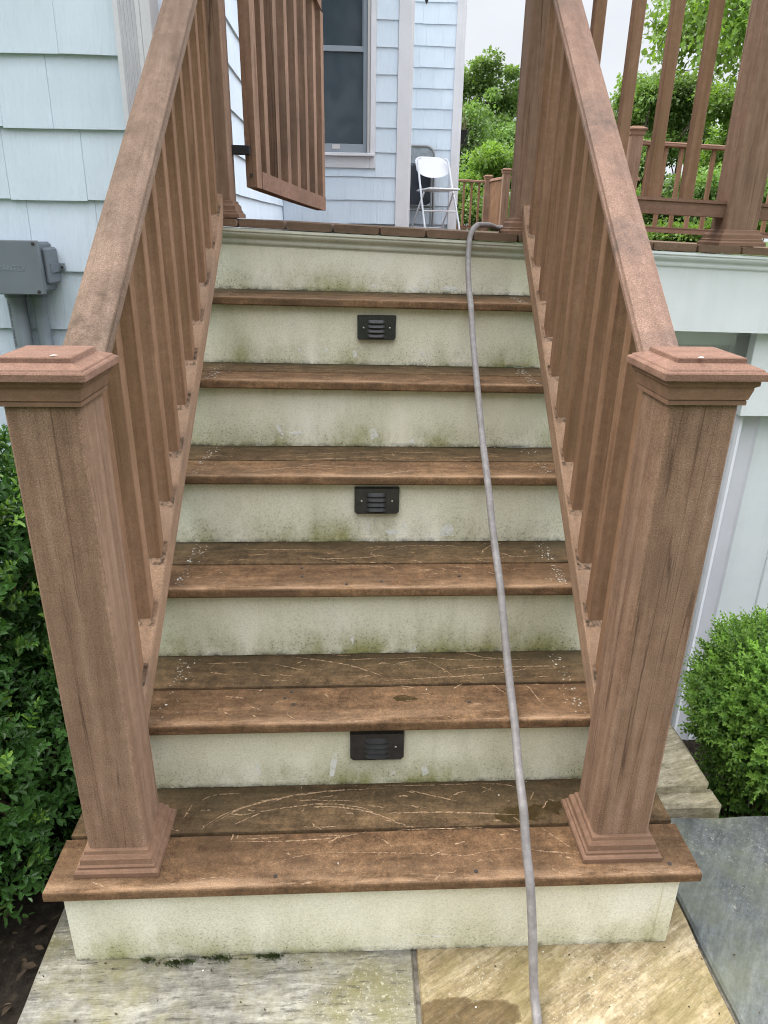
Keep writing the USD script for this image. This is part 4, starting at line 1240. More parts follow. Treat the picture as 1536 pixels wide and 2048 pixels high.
# corner trim boards
part(HS, 'corner_board', cbox(tx0, tx1, WW - 0.022, WW + 0.011, ZS, 3.98, 0.002), M['white'])
part(HS, 'corner_board', cbox(tx1 - 0.0035, tx1 + 0.018, WW - 0.020, WW + 0.10, ZS, 3.98, 0.002), M['white'])
stz = [at(860, p, y=WS)[2] for p in (412, 355, 299, 258, 218, 177, 135, 92, 48, 4)]
stz = [stz[0] - 0.21] + [stz[0]] + [stz[0] + (stz[2] - stz[0]) * t for t in (1 / 3, 2 / 3)] + stz[2:] + [stz[-1] + 0.21 * i for i in range(1, 3)]
rest += courses((sx0, WS, 0), (1, 0, 0), (0, -1, 0), sx1 - sx0, stz, minw=0.14, maxw=0.34, seed=9, vis=lambda c: c[2] < 3.95)
part(HS, 'corner_board', cbox(sx1, cx1, WS - 0.024, WS + 0.011, ZS, 3.98, 0.002), M['white'])
part(HS, 'corner_board', cbox(cx1 - 0.005, cx1 + 0.022, WS - 0.022, WS + 0.12, ZS, 3.98, 0.002), M['white'])
part(HS, 'upper_siding', cat(rest), M['shingle'], kind='stuff')
# roof, out of the frame above
for (a, b, y0, y1) in ((-4.3, XS + 0.30, WL - 0.35, WW + 0.2),):
    part(HS, 'roof', hullof([(a, y0, 4.005), (b, y0, 4.005), (a, y0, 4.08), (b, y0, 4.08), (a, y1 + 4, 5.6), (b, y1 + 4, 5.6), (a, y1 + 4, 5.7), (b, y1 + 4, 5.7)]), M['conduit'])

# window
WD = part(HS, 'window_surround', cat([cbox(gx1 + 0.014, wx1, WW - 0.024, WW + 0.011, az, oz1 + 0.11, 0.002), cbox(wx0 + 0.45, gx1 + 0.0135, WW - 0.022, WW + 0.011, az + 0.001, sz - 0.032, 0.002),
     cbox(ox0 - 0.11, ox0 - 0.002, WW - 0.024, WW + 0.011, az, oz1 + 0.11, 0.002), cbox(ox0 - 0.0015, gx1 + 0.0135, WW - 0.023, WW + 0.011, oz1 + 0.002, oz1 + 0.11, 0.002)]), M['white'])
part(WD, 'sill', cbox(ox0 - 0.03, gx1 + 0.05, WW - 0.06, WW + 0.02, sz - 0.031, sz - 0.004, 0.004), M['white'])
part(WD, 'jamb', cbox(gx1 - 0.012, gx1 + 0.0115, WW - 0.012, WW + 0.10, sz - 0.003, oz1, 0.001), M['jamb'])
fx1 = gx1 - 0.013
lx1 = at(725, 150, y=WW + 0.04)[0]
mz = at(690, 95, y=WW + 0.03)[2]
bz = at(690, 288, y=WW + 0.04)[2]
fr1 = cat([cbox(fx1 - 0.035, fx1, WW + 0.02, WW + 0.06, sz, oz1, 0.002), cbox(ox0, fx1 - 0.0355, WW + 0.021, WW + 0.06, sz, bz, 0.002), cbox(ox0, fx1 - 0.0355, WW + 0.021, WW + 0.055, mz - 0.03, mz + 0.012, 0.002), cbox(ox0, ox0 + 0.035, WW + 0.02, WW + 0.06, bz + 0.0005, mz - 0.031, 0.002)])
sash = part(HS, 'window_sash', fr1, M['vinyl_gray'])
part(sash, 'pane', cbox(ox0 + 0.03, fx1 - 0.03, WW + 0.036, WW + 0.040, bz - 0.005, mz - 0.02, 0), M['glass'])
mu = at(672, 200, y=WW + 0.05)[0]; mh = at(690, 194, y=WW + 0.05)[2]
part(sash, 'muntin', cbox(mu - 0.01, mu + 0.01, WW + 0.043, WW + 0.055, bz, mz - 0.03, 0.001), M['conduit'])
part(sash, 'muntin', cbox(ox0 + 0.035, mu - 0.0105, WW + 0.0435, WW + 0.055, mh - 0.01, mh + 0.01, 0.001), M['conduit'])
part(sash, 'muntin', cbox(mu + 0.0105, fx1 - 0.036, WW + 0.0435, WW + 0.055, mh - 0.01, mh + 0.01, 0.001), M['conduit'])
lb = at(672, 293, y=WW + 0.02)
part(sash, 'sash_label', cbox(lb[0] - 0.035, lb[0] + 0.035, WW + 0.018, WW + 0.0205, lb[2] - 0.018, lb[2] + 0.018, 0), M['jamb'])
up = part(HS, 'window_sash', cat([cbox(fx1 - 0.045, fx1 - 0.001, WW + 0.065, WW + 0.095, mz + 0.0, oz1, 0.002), cbox(ox0, fx1 - 0.0455, WW + 0.066, WW + 0.095, mz - 0.02, mz + 0.018, 0.002)]), M['vinyl_gray'])
part(up, 'pane', cbox(ox0 + 0.01, fx1 - 0.04, WW + 0.078, WW + 0.082, mz + 0.005, oz1, 0), M['glass'])
part(up, 'muntin', cbox(mu - 0.01, mu + 0.01, WW + 0.085, WW + 0.095, mz + 0.019, oz1, 0.001), M['conduit'])
rm = trimesh.creation.box(bounds=[(ox0 - 0.4, WW + 0.165, sz - 1.0), (ox1 + 0.3, WW + 2.4, oz1 + 0.4)])
keep = [i for i, nv in enumerate(rm.face_normals) if nv[1] > -0.5]
part(HS, 'room', trimesh.Trimesh(rm.vertices, rm.faces[keep][:, ::-1], process=False), M['room'])
cu = []
for i in range(25):
    x = ox0 + 0.02 + i * 0.012
    cu.append([(x, WW + 0.30 + 0.02 * math.sin(i * 1.3), sz - 0.1), (x, WW + 0.30 + 0.02 * math.sin(i * 1.3 + 0.6), oz1)])
cv = np.array(cu).reshape(-1, 3); cf = []
for i in range(24):
    cf += [(2 * i, 2 * i + 2, 2 * i + 3), (2 * i, 2 * i + 3, 2 * i + 1)]
part(HS, 'curtain', trimesh.Trimesh(cv, cf, process=False), M['curtain'], smooth=True)

# ------------------------------------------------------------------ electrical box with conduits on the near wall
yF = WL - 0.135
bl = at(-60, 476, y=yF); tr_ = at(76, 481, y=yF); br_ = at(88, 590, y=yF)
BX = thing('electrical_box', 'gray plastic junction box with raised maker lettering on the blue wall', 'electrical box', (tr_[0] - 0.09, WL, br_[2]))
xR, zT, zB = (tr_[0] + br_[0]) / 2 + 0.002, tr_[2], br_[2]
xL = xR - 0.19
zc_ = (zT + zB) / 2
rbx = cbox(xL + 0.006, xR - 0.006, yF + 0.011, WL - 0.012, zB + 0.006, zT - 0.006, 0.008)
part(BX, 'box_body', rbx, M['graybox'], smooth=40)
part(BX, 'lid', cbox(xL, xR, yF, yF + 0.010, zB, zT, 0.003), M['graybox'], smooth=40)
part(BX, 'side_boss', cbox(xR - 0.0065, xR + 0.010, yF + 0.03, WL - 0.014, zB + 0.03, zT - 0.022, 0.006), M['graybox'])
part(BX, 'side_band', cbox(xR - 0.006, xR + 0.0135, yF + 0.045, WL - 0.02, zc_ - 0.018, zc_ + 0.012, 0.002), M['graybox'])
lug = cbox(xR - 0.004, xR + 0.030, WL - 0.020, WL - 0.013, zc_ - 0.014, zc_ + 0.010, 0.003)
part(BX, 'mounting_lug', lug, M['conduit'])
for (px, py) in ((66.5, 487), (79.5, 583.5)):
    q = at(px, py, y=yF)
    s = trimesh.creation.icosphere(2, 0.0055); s.apply_scale((1, 0.5, 1)); s.apply_translation((q[0] - 0.002, yF - 0.0005, np.clip(q[2], zB + 0.008, zT - 0.008)))
    part(BX, 'screw', s, M['dark_screw'], smooth=True)
    s = trimesh.creation.icosphere(1, 0.0018); s.apply_translation((q[0] - 0.003, yF - 0.0028, np.clip(q[2], zB + 0.008, zT - 0.008) + 0.002))
s = trimesh.creation.icosphere(2, 0.004); s.apply_scale((1, 0.5, 1)); s.apply_translation((xR + 0.020, WL - 0.0215, zc_ - 0.003))
part(BX, 'screw', s, M['dark_screw'], smooth=True)


def text_on(text, h, origin, right, upv, mat, owner, name, depth=0.0012, bold=False):
    m = meshkit.text_mesh(text, h, depth, bold)
    R_ = np.array(right, float); U_ = np.array(upv, float); N_ = np.cross(R_, U_)
    v = np.array(m.vertices)
    w = np.array(origin) + v[:, :1] * R_ + v[:, 1:2] * U_ + v[:, 2:3] * N_
    return part(owner, name, trimesh.Trimesh(w, m.faces, process=False), mat)


qa, qb = at(-6, 541, y=yF), at(52, 539, y=yF)
tm = meshkit.text_mesh('CANTEX', 0.0125, 0.001)
wt = np.ptp(np.array(tm.vertices)[:, 0])
hh = 0.0125 * (qb[0] - qa[0]) / wt
text_on('CANTEX', hh, (qa[0], yF + 0.0002, qa[2]), (1, 0, 0), (0, 0, 1), M['conduit'], BX, 'lettering', 0.0009)
# conduits down to the ground
for (pa, pb), r_, nm in ((((21, 640), (57, 640)), None, 'conduit'), (((69, 640), (95, 640)), None, 'conduit')):
    a, b = at(*pa, y=WL - 0.05), at(*pb, y=WL - 0.05)
    r = (b[0] - a[0]) / 2
    cx = (a[0] + b[0]) / 2
    yc = WL - 0.018 - r
    part(BX, nm, tube([(cx, yc, zB + 0.004), (cx, yc, 0.6), (cx, yc, ZS - 0.08)], r, 20), M['conduit'], smooth=40)
    part(BX, 'coupling', tube([(cx, yc, zB + 0.004), (cx, yc, zB - 0.016)], r + 0.004, 20), M['graybox'], smooth=40)
    if pa[0] == 21:
        # printed lettering running up the front of the conduit, wrapped on its curve
        tm = meshkit.text_mesh('S40 RIGID PVC CONDUIT', 0.0085, 0.0004)
        v = np.array(tm.vertices)
        th = -0.62 + (0.0085 / 2 - v[:, 1]) * -1 / r
        rr = r + 0.0003 + v[:, 2]
        z0_ = at(43, 694, y=yc - r)[2]
        w = np.c_[cx + np.sin(th * 1.0) * 0 + rr * np.sin(-0.55 - (v[:, 1] - 0.00425) / r), yc - rr * np.cos(-0.55 - (v[:, 1] - 0.00425) / r), z0_ + v[:, 0]]
        part(BX, 'printed_lettering', trimesh.Trimesh(w, tm.faces[:, ::-1], process=False), M['print'])
sp = cbox(-1.115, -0.99, WL - 0.018, WL - 0.0145, 0.7, 0.74, 0.001)

# ------------------------------------------------------------------ hose
hp = [at(1012, 456, y=1.72), at(995, 456, y=1.66), at(975, 450, y=1.58), at(958, 449.5, y=1.53), at(946, 459, y=1.50), at(939, 478, y=1.475), at(936.5, 510, y=1.445), at(937, 560, y=1.36), at(940.5, 600, y=1.2395)]
for (px, py, k) in ((953.5, 762, 5), (974.5, 957, 4), (1001, 1177, 3), (1028, 1435, 2)):
    zn_ = tz(k, 0.3) + 0.010
    q = at(px, py, z=zn_); hp.append(q)
hp += [at(1046, 1610, z=0.335), at(1060.5, 1772, z=0.2215), at(1066, 1900, z=0.10), at(1071, 2010, z=ZS + 0.022), at(1078, 2130, z=ZS + 0.010), at(1090, 2300, z=ZS + 0.010)]
hp = [np.array(p) for p in hp]
mid = []
for i in range(len(hp)):
    mid.append(hp[i])
    if 8 <= i <= 13:
        mid.append((hp[i] + hp[i + 1]) / 2 - (0, 0, 0.009))
hp = mid
for p in hp[:4]:
    p[2] = max(p[2], zd(p[0]) + 0.011)
from scipy.interpolate import PchipInterpolator
s_ = np.r_[0, np.cumsum(np.linalg.norm(np.diff(np.array(hp), axis=0), axis=1))]
HPp = PchipInterpolator(s_, np.array(hp))(np.linspace(0, s_[-1], 160))
solo('garden_hose', tube(HPp, 0.0093, 14), M['hose'], 'gray hose running from the deck edge down over the steps to the flagstone', 'hose', smooth=40)

# ------------------------------------------------------------------ chairs
def rotz(P, a, o):
    P = np.asarray(P, float); c, s = math.cos(a), math.sin(a)
    return np.c_[P[:, 0] * c - P[:, 1] * s + o[0], P[:, 0] * s + P[:, 1] * c + o[1], P[:, 2] + o[2]]


cl = (at(836, 458, y=7.75) + at(912, 460, y=7.75)) / 2
co = (cl[0] + 0.0, cl[1] + 0.20, at(870, 459, y=7.75)[2])
CH = thing('folding_chair', 'white folding chair standing open on the deck by the house corner', 'chair', co)
ra = math.radians(20)
T_ = lambda P: rotz(P, ra, co)
for sx in (-1, 1):
    part(CH, 'front_leg', tube(T_([(sx * 0.225, -0.19, 0.0), (sx * 0.215, -0.06, 0.30), (sx * 0.205, 0.05, 0.55), (sx * 0.200, 0.11, 0.70), (sx * 0.185, 0.135, 0.755), (sx * 0.15, 0.14, 0.765)]), 0.0115, 10, 26), M['chair_white'], smooth=40)
    part(CH, 'rear_leg', tube(T_([(sx * 0.19, -0.06, 0.40), (sx * 0.195, 0.02, 0.29), (sx * 0.20, 0.16, 0.10), (sx * 0.20, 0.235, 0.0)]), 0.011, 10, 18), M['chair_white'], smooth=40)
part(CH, 'front_stretcher', tube(T_([(-0.217, -0.10, 0.20), (0, -0.10, 0.20), (0.217, -0.10, 0.20)]), 0.010, 8), M['chair_white'], smooth=40)
part(CH, 'rear_stretcher', tube(T_([(-0.20, 0.22, 0.02), (0, 0.225, 0.012), (0.20, 0.22, 0.02)]), 0.010, 8), M['chair_white'], smooth=40)
v, f = [], []
nu, nv = 16, 8
for side in (0, 1):
    for j in range(nv + 1):
        for i in range(nu + 1):
            s, t = i / nu * 2 - 1, j / nv
            topz = 0.79 - 0.05 * abs(s) ** 5
            botz = 0.605 - 0.045 * (1 - s * s) + 0.02 * abs(s) ** 6
            z = botz + (topz - botz) * t
            v.append((s * 0.205, 0.07 + 0.14 * (z - 0.55) / 0.25 + 0.035 * (1 - s * s) + side * 0.012, z))
N1 = (nu + 1) * (nv + 1)
for side in (0, 1):
    for j in range(nv):
        for i in range(nu):
            a = side * N1 + j * (nu + 1) + i
            q = [(a, a + 1, a + nu + 2), (a, a + nu + 2, a + nu + 1)]
            f += q if side == 0 else [t_[::-1] for t_ in q]
rim = [j * (nu + 1) + i for j, i in [(0, i) for i in range(nu + 1)] + [(j, nu) for j in range(1, nv + 1)] + [(nv, i) for i in range(nu - 1, -1, -1)] + [(j, 0) for j in range(nv - 1, 0, -1)]]
for a, b in zip(rim, rim[1:] + rim[:1]):
    f += [(a, a + N1, b + N1), (a, b + N1, b)]
part(CH, 'backrest', trimesh.Trimesh(T_(v), f, process=False), M['chair_seat'], smooth=45)
seat = cbox(-0.20, 0.20, -0.21, 0.17, 0.415, 0.435, 0.008)
v = np.array(seat.vertices); v[:, 2] += -0.02 * (v[:, 1] - 0.17) / 0.38 * 1.0
seat2 = hullof([(x * (0.92 if y > 0 else 1.0), y, z + 0.035 * (-y)) for x, y, z in np.array(seat.vertices)])
part(CH, 'seat', trimesh.Trimesh(T_(seat2.vertices), seat2.faces, process=False), M['chair_seat'], smooth=40)

yk = WS - 0.14
kx = at(866, 400, y=yk)[0] - 0.235; kz = at(866, 453, y=yk)[2] + 0.003
kh = at(840, 291, y=yk)[2] - kz
CG = thing('folding_chair', 'folded gray and black chair leaning on the wall behind the white chair', 'chair', (kx, yk, kz))
lean = lambda P: [(kx + x, yk - 0.05 + 0.13 * z / kh, kz + z) for x, z in P]
arc = [(0.235 - 0.10 + 0.10 * math.sin(a), kh - 0.10 + 0.10 * math.cos(a)) for a in np.linspace(math.pi / 2, 0, 7)]
fr2 = [(0.235, 0.0), (0.235, kh * 0.5)] + arc + [(-x, z) for x, z in arc[::-1]] + [(-0.235, kh * 0.5), (-0.235, 0.0)]
part(CG, 'frame', tube(lean(fr2), 0.0135, 10), M['chair_gray'], smooth=40)


def lean_panel(x0, x1, z0, z1, r, th, dy):
    b = [(x0, z0 + r), (x0 + r * 0.3, z0 + r * 0.3), (x0 + r, z0), (x1 - r, z0), (x1 - r * 0.3, z0 + r * 0.3), (x1, z0 + r), (x1, z1 - r), (x1 - r * 0.3, z1 - r * 0.3), (x1 - r, z1), (x0 + r, z1), (x0 + r * 0.3, z1 - r * 0.3), (x0, z1 - r)]
    a = np.array(lean(b))
    return loft([a + (0, dy, 0), a + (0, dy + th, 0)])


part(CG, 'backrest', lean_panel(-0.225, 0.225, kh * 0.79, kh * 0.985, 0.06, 0.012, -0.004), M['chair_panel'])
part(CG, 'seat', lean_panel(-0.20, 0.20, kh * 0.27, kh * 0.76, 0.05, 0.03, -0.032), M['chair_dark'])
for zz1 in (0.245, 0.205):
    part(CG, 'stretcher', tube(lean([(-0.235, kh * zz1), (0, kh * zz1), (0.235, kh * zz1)]), 0.009, 8), M['chair_gray'])
part(CG, 'rear_leg', tube([(p[0], p[1] - 0.03, p[2]) for p in lean([(0.20, 0.0), (0.205, kh * 0.6)])], 0.011, 8), M['chair_gray'])
part(CG, 'rear_leg', tube([(p[0], p[1] - 0.03, p[2]) for p in lean([(-0.20, 0.0), (-0.205, kh * 0.6)])], 0.011, 8), M['chair_gray'])

# wall planter at the house corner, and the pendant above the chairs
ya = WS + 0.22
p0, p1, p2 = at(914, 262, y=ya), at(932, 262, y=ya), at(929, 293, y=ya)
PB = thing('wall_planter', 'small black wire wall planter at the house corner above the chairs', 'planter', (p0[0], ya, p2[2]))
x0_, x1_ = cx1 + 0.024, p1[0]
part(PB, 'pot', hullof([(x, y, p0[2]) for x in (x0_, x1_) for y in (ya - 0.10, ya + 0.10)] + [(x, y, p2[2] + 0.02) for x in (x0_, x1_ - 0.035) for y in (ya - 0.07, ya + 0.07)]), M['black'])
for yy_ in (-0.09, 0.0, 0.09):
    part(PB, 'wire', tube([(x0_, ya + yy_, p2[2] - 0.05), (x1_ - 0.05, ya + yy_, p2[2] - 0.02), (x1_ + 0.01, ya + yy_, p2[2] + 0.06), (x1_ + 0.015, ya + yy_, p0[2] - 0.06), (x1_ + 0.035, ya + yy_, p0[2] + 0.02), (x1_ + 0.06, ya + yy_, p0[2] + 0.03)], 0.005, 6, 24), M['black'])
part(PB, 'rim', cat([tube([(x0_, ya - 0.105, p0[2]), (x1_ + 0.02, ya - 0.105, p0[2]), (x1_ + 0.02, ya + 0.105, p0[2]), (x0_, ya + 0.105, p0[2])], 0.006, 6)]), M['black'])
stems = []
for i in range(26):
    b = np.array([rng.uniform(x0_, x1_), ya + rng.uniform(-0.08, 0.08), p0[2]])
    stems.append(tube([b, b + (rng.normal(0, 0.02), rng.normal(0, 0.02), rng.uniform(0.05, 0.28))], [0.003, 0.001], 4))
part(PB, 'stems', cat(stems), M['twig'], kind='stuff')
pe = at(853, 9, y=7.6)
PD = thing('hanging_ornament', 'black teardrop pendant hanging on a cord at the top of the blue wall', 'ornament', pe)
prof_ = [(0.001, 0.0), (0.016, 0.03), (0.023, 0.065), (0.018, 0.10), (0.006, 0.13), (0.001, 0.135)]
m = trimesh.creation.revolve(prof_, sections=16); m.apply_translation(pe)
part(PD, 'pendant', m, M['black'], smooth=40)
part(PD, 'cord', tube([pe + (0, 0, 0.13), pe + (0, 0, 1.3)], 0.003, 6), M['black'])


# ------------------------------------------------------------------ plants
def unit(a):
    return a / (np.linalg.norm(a, axis=-1, keepdims=True) + 1e-12)


def leaves(P, D, Nn, L, Wd, fold=0.25, droop=0.15):
    """Pointed oval leaves folded along the midrib: P base, D direction, Nn rough normal."""
    n = len(P)
    D = unit(D); S = unit(np.cross(D, Nn)); U = np.cross(S, D)
    L = np.asarray(L)[:, None]; Wd = np.asarray(Wd)[:, None]
    lift = fold * Wd
    v = np.stack([P, P + D * L * 0.35 + S * Wd * 0.5 + U * lift, P + D * L * 0.72 + S * Wd * 0.42 + U * (lift - droop * L * 0.3), P + D * L - U * droop * L * 0.6,
                  P + D * L * 0.72 - S * Wd * 0.42 + U * (lift - droop * L * 0.3), P + D * L * 0.35 - S * Wd * 0.5 + U * lift], 1).reshape(-1, 3)
    b = np.arange(n)[:, None, None] * 6
    f = (b + np.array([[0, 1, 2], [0, 2, 3], [0, 3, 4], [0, 4, 5]])[None]).reshape(-1, 3)
    return v, f


def leaf_quads(P, D, Nn, L, Wd):
    """Cheaper leaf for distance: a folded diamond."""
    n = len(P)
    D = unit(D); S = unit(np.cross(D, Nn)); U = np.cross(S, D)
    L = np.asarray(L)[:, None]; Wd = np.asarray(Wd)[:, None]
    v = np.stack([P, P + D * L * 0.5 + S * Wd * 0.5 + U * Wd * 0.2, P + D * L, P + D * L * 0.5 - S * Wd * 0.5 + U * Wd * 0.2], 1).reshape(-1, 3)
    b = np.arange(n)[:, None, None] * 4
    f = (b + np.array([[0, 1, 2], [0, 2, 3]])[None]).reshape(-1, 3)
    return v, f


def shrub(owner, c, r, n_sprig, leafL, seed, mat_old, mat_new, young=0.45, pairs=5, lo=-0.95, lump=0.22, depth=0.3, boxy=2.0):
    r_ = np.random.default_rng(seed)
    c, r = np.array(c, float), np.array(r, float)
    d = unit(r_.normal(size=(n_sprig, 3)))
    d = d[d[:, 2] > lo]
    se = (np.abs(d) ** boxy).sum(1) ** (1 / boxy)
    rad = (1 / se) * (1 + lump * (meshkit.fbm(d * 2.3 + seed, 4, seed) - 0.5) * 2)
    layer = 1 - depth * r_.random(len(d)) ** 1.6
    P = c + d * r * (rad * layer)[:, None]
    outer = layer > 1 - depth * 0.25
    D = unit(d * 1.0 + np.array([0, 0, 0.55]) + r_.normal(0, 0.38, d.shape))
    out = {True: [[], [], [], [], []], False: [[], [], [], [], []]}
    st = leafL * 0.55
    for kind in (True, False):
        sel = (outer & (r_.random(len(d)) < young)) == kind
        p, dd = P[sel], D[sel]
        if not len(p):
            continue
        s0 = unit(np.cross(dd, r_.normal(size=dd.shape))); s1 = np.cross(dd, s0)
        for j in range(pairs):
            pos = p + dd * (st * j)
            ax = s0 if j % 2 == 0 else s1
            for sg in (-1, 1):
                sz_ = leafL * (1.0 - 0.09 * j) * r_.uniform(0.75, 1.2, len(p))
                ld = unit(dd * (0.55 + 0.14 * j) + ax * sg + r_.normal(0, 0.18, dd.shape))
                for q, a in zip(out[kind], (pos, ld, dd, sz_, sz_ * r_.uniform(0.42, 0.56, len(p)))):
                    q.append(a)
        tip = p + dd * (st * pairs)
        for q, a in zip(out[kind], (tip, unit(dd + r_.normal(0, 0.2, dd.shape)), s0, np.full(len(p), leafL * 0.6), np.full(len(p), leafL * 0.28))):
            q.append(a)
    for kind, mt, nm in ((False, mat_old, 'foliage'), (True, mat_new, 'young_foliage')):
        if out[kind][0]:
            a = [np.concatenate(q) for q in out[kind]]
            part(owner, nm, leaves(*a), mt, kind='stuff')
    stems = []
    for i in range(26):
        a = r_.uniform(0, 2 * np.pi); el = r_.uniform(0.35, 1.4)
        e = c + np.array([math.cos(a) * math.cos(el), math.sin(a) * math.cos(el), math.sin(el) * 0.8]) * r * 0.8
        b = np.array([c[0], c[1], (LOW if c[0] > 0.9 else ZS) - 0.02]) + np.r_[r_.normal(0, 0.04, 2), 0]
        stems.append(tube([b, (b + e) / 2 + r_.normal(0, 0.03, 3), e], [0.006, 0.002], 5))
    part(owner, 'stems', cat(stems), M['twig'], kind='stuff')


for dn, dm, lab, P_, D_, L_d in DEBRIS:
    nn = np.tile([0.0, 0.0, 1.0], (len(P_), 1)) + rng.normal(0, 0.25, P_.shape)
    solo(dn, leaves(P_, D_, nn, L_d, L_d * rng.uniform(0.3, 0.7, len(P_)), 0.1, -0.1), M[dm], lab, 'debris', kind='stuff')

BW = thing('boxwood_shrub', 'dense rounded bright green boxwood in front of the white column', 'shrub', (1.17, 0.62, ZS))
shrub(BW, (1.255, 0.585, 0.160), (0.285, 0.26, 0.25), 5600, 0.0185, 21, M['box_leaf'], M['box_young'], young=0.8, lump=0.2, depth=0.32)
shrub(BW, (1.26, 0.58, -0.24), (0.235, 0.21, 0.35), 1800, 0.0185, 22, M['box_leaf'], M['box_young'], young=0.5, lump=0.2, depth=0.4)
HG = thing('hedge_shrub', 'dark leafy evergreen shrub left of the steps below the junction box', 'shrub', (-1.15, 0.7, ZS))
shrub(HG, (-1.17, 0.72, 0.42), (0.43, 0.52, 0.56), 5200, 0.027, 33, M['hedge_leaf'], M['box_young'], young=0.4, pairs=4, lump=0.35, depth=0.55)
shrub(HG, (-0.80, 0.86, 0.30), (0.17, 0.30, 0.36), 900, 0.026, 34, M['hedge_leaf'], M['box_young'], young=0.12, pairs=4, lump=0.35, depth=0.6)

shrub(HG, (-0.93, 0.38, 0.14), (0.26, 0.36, 0.30), 1500, 0.026, 35, M['hedge_leaf'], M['box_young'], young=0.12, pairs=4, lump=0.4, depth=0.6)

# leaf litter on the planting bed
n = 900
P = np.c_[rng.uniform(-1.5, -0.60, n), rng.uniform(-0.5, 1.1, n), np.full(n, ZS - 0.036) + rng.uniform(0, 0.012, n)]
a = rng.uniform(0, 2 * np.pi, n)
D = np.c_[np.cos(a), np.sin(a), rng.normal(0, 0.2, n)]
L = rng.uniform(0.008, 0.03, n)
solo('leaf_litter', leaves(P, D, np.c_[rng.normal(0, 0.3, n), rng.normal(0, 0.3, n), np.ones(n)], L, L * rng.uniform(0.25, 0.5, n)), M['litter'], 'dry brown leaves scattered on the dark soil left of the steps', 'leaf litter', kind='stuff')


def tree(name, label, base, trunk_r, crown, mat, n_clump, per, leaf, seed, clump_r=0.38, group=None, shell=0.55, limbs=10, category='tree'):
    """crown: list of (centre, radii). Clumps of leaves fill the crown unevenly; limbs reach to some of them."""
    r_ = np.random.default_rng(seed)
    t = thing(name, label, category, base, group)
    tot = sum(np.prod(c[1]) ** (2 / 3) for c in crown)
    C_ = []
    for c, r in crown:
        n = max(3, int(n_clump * np.prod(r) ** (2 / 3) / tot))
        d = unit(r_.normal(size=(n, 3)))
        rad = r_.uniform(shell, 1.0, n) ** 0.7 * (1 + 0.25 * r_.normal(size=n) * 0.6)
        C_.append(np.array(c) + d * np.array(r) * rad[:, None])
    C_ = np.concatenate(C_)
    n = len(C_)
    cnt = (per * r_.uniform(0.4, 1.5, n)).astype(int)
    idx = np.repeat(np.arange(n), cnt)
    rr = (clump_r * r_.uniform(0.6, 1.3, n))[idx]
    d = unit(r_.normal(size=(len(idx), 3)))
    q = d * (r_.random(len(idx)) ** 0.45 * rr)[:, None]
    q[:, 2] *= 0.6
    P = C_[idx] + q
    D = unit(d * 0.7 + r_.normal(0, 0.6, d.shape) + np.array([0, 0, -0.25]))
    Nn = unit(np.array([0, 0, 1.0]) + r_.normal(0, 0.55, d.shape))
    L = leaf * r_.uniform(0.6, 1.35, len(idx))
    part(t, 'crown', leaf_quads(P, D, Nn, L, L * r_.uniform(0.5, 0.8, len(idx))), mat, kind='stuff')
    top = C_.mean(0)
    b = np.array(base, float)
    tr = tube([b, b + (top - b) * 0.5 + np.r_[r_.normal(0, 0.12, 2), 0], top], [trunk_r, trunk_r * 0.75, trunk_r * 0.3], 8, 12)
    part(t, 'trunk', tr, M['bark'], smooth=40)
    lm = []
    for i in r_.choice(n, min(limbs, n), replace=False):
        s = b + (top - b) * r_.uniform(0.35, 0.9)
        lm.append(tube([s, (s + C_[i]) / 2 + r_.normal(0, 0.15, 3), C_[i]], [trunk_r * 0.35, trunk_r * 0.18, trunk_r * 0.06], 5, 8))
    if lm:
        part(t, 'limbs', cat(lm), M['bark'], kind='stuff')
    return t


ZG = LOW


def crown_px(blobs, y):
    """Crown lobes measured as (pixel x, pixel y, half width px, half height px) at distance y."""
    out = []
    for px, py, hw, hh_, dy in blobs:
        c = at(px, py, y=y + dy); e = at(px + hw, py, y=y + dy); u_ = at(px, py - hh_, y=y + dy)
        rx, rz = abs(e[0] - c[0]), abs(u_[2] - c[2])
        out.append((c, (rx, (rx + rz) / 2 * 0.9, rz)))
    return out


def base_px(px, y):
    p = at(px, 460, y=y)
    return (p[0], y, ZG)


tree('garden_tree', 'tall mid green tree just right of the house corner, sky showing through its top', base_px(985, 24), 0.16, crown_px([(968, 150, 36, 48, 0), (1022, 180, 40, 55, 0.4), (930, 185, 40, 60, 0.3), (985, 240, 75, 60, 0)], 24), M['tree_leaf'], 85, 171, 0.112, 41, 0.36, shell=0.25)
tree('garden_tree', 'dark green tree filling the gap below the tall tree, behind the curved railing', base_px(960, 19), 0.14, crown_px([(960, 330, 80, 70, 0), (1010, 300, 60, 60, 1), (930, 260, 40, 60, 0.5), (900, 380, 70, 90, 0.5)], 19), M['tree_dark'], 170, 198, 0.086, 42, 0.40, shell=0.2)
tree('garden_shrub', 'bright green leafy bush above the far railing beside the house corner', base_px(985, 15.5), 0.07, crown_px([(985, 330, 45, 45, 0), (1015, 360, 40, 50, 0.2), (940, 400, 50, 50, 0.6)], 15.5), M['tree_light'], 70, 198, 0.073, 43, 0.30, shell=0.2, category='shrub')
tree('garden_shrub', 'low green bush behind the balusters of the far curved railing', base_px(940, 14.6), 0.06, crown_px([(930, 430, 60, 55, 0), (1000, 440, 60, 60, 0), (870, 430, 60, 50, 0)], 14.6), M['tree_leaf'], 80, 198, 0.066, 44, 0.30, shell=0.15, category='shrub')
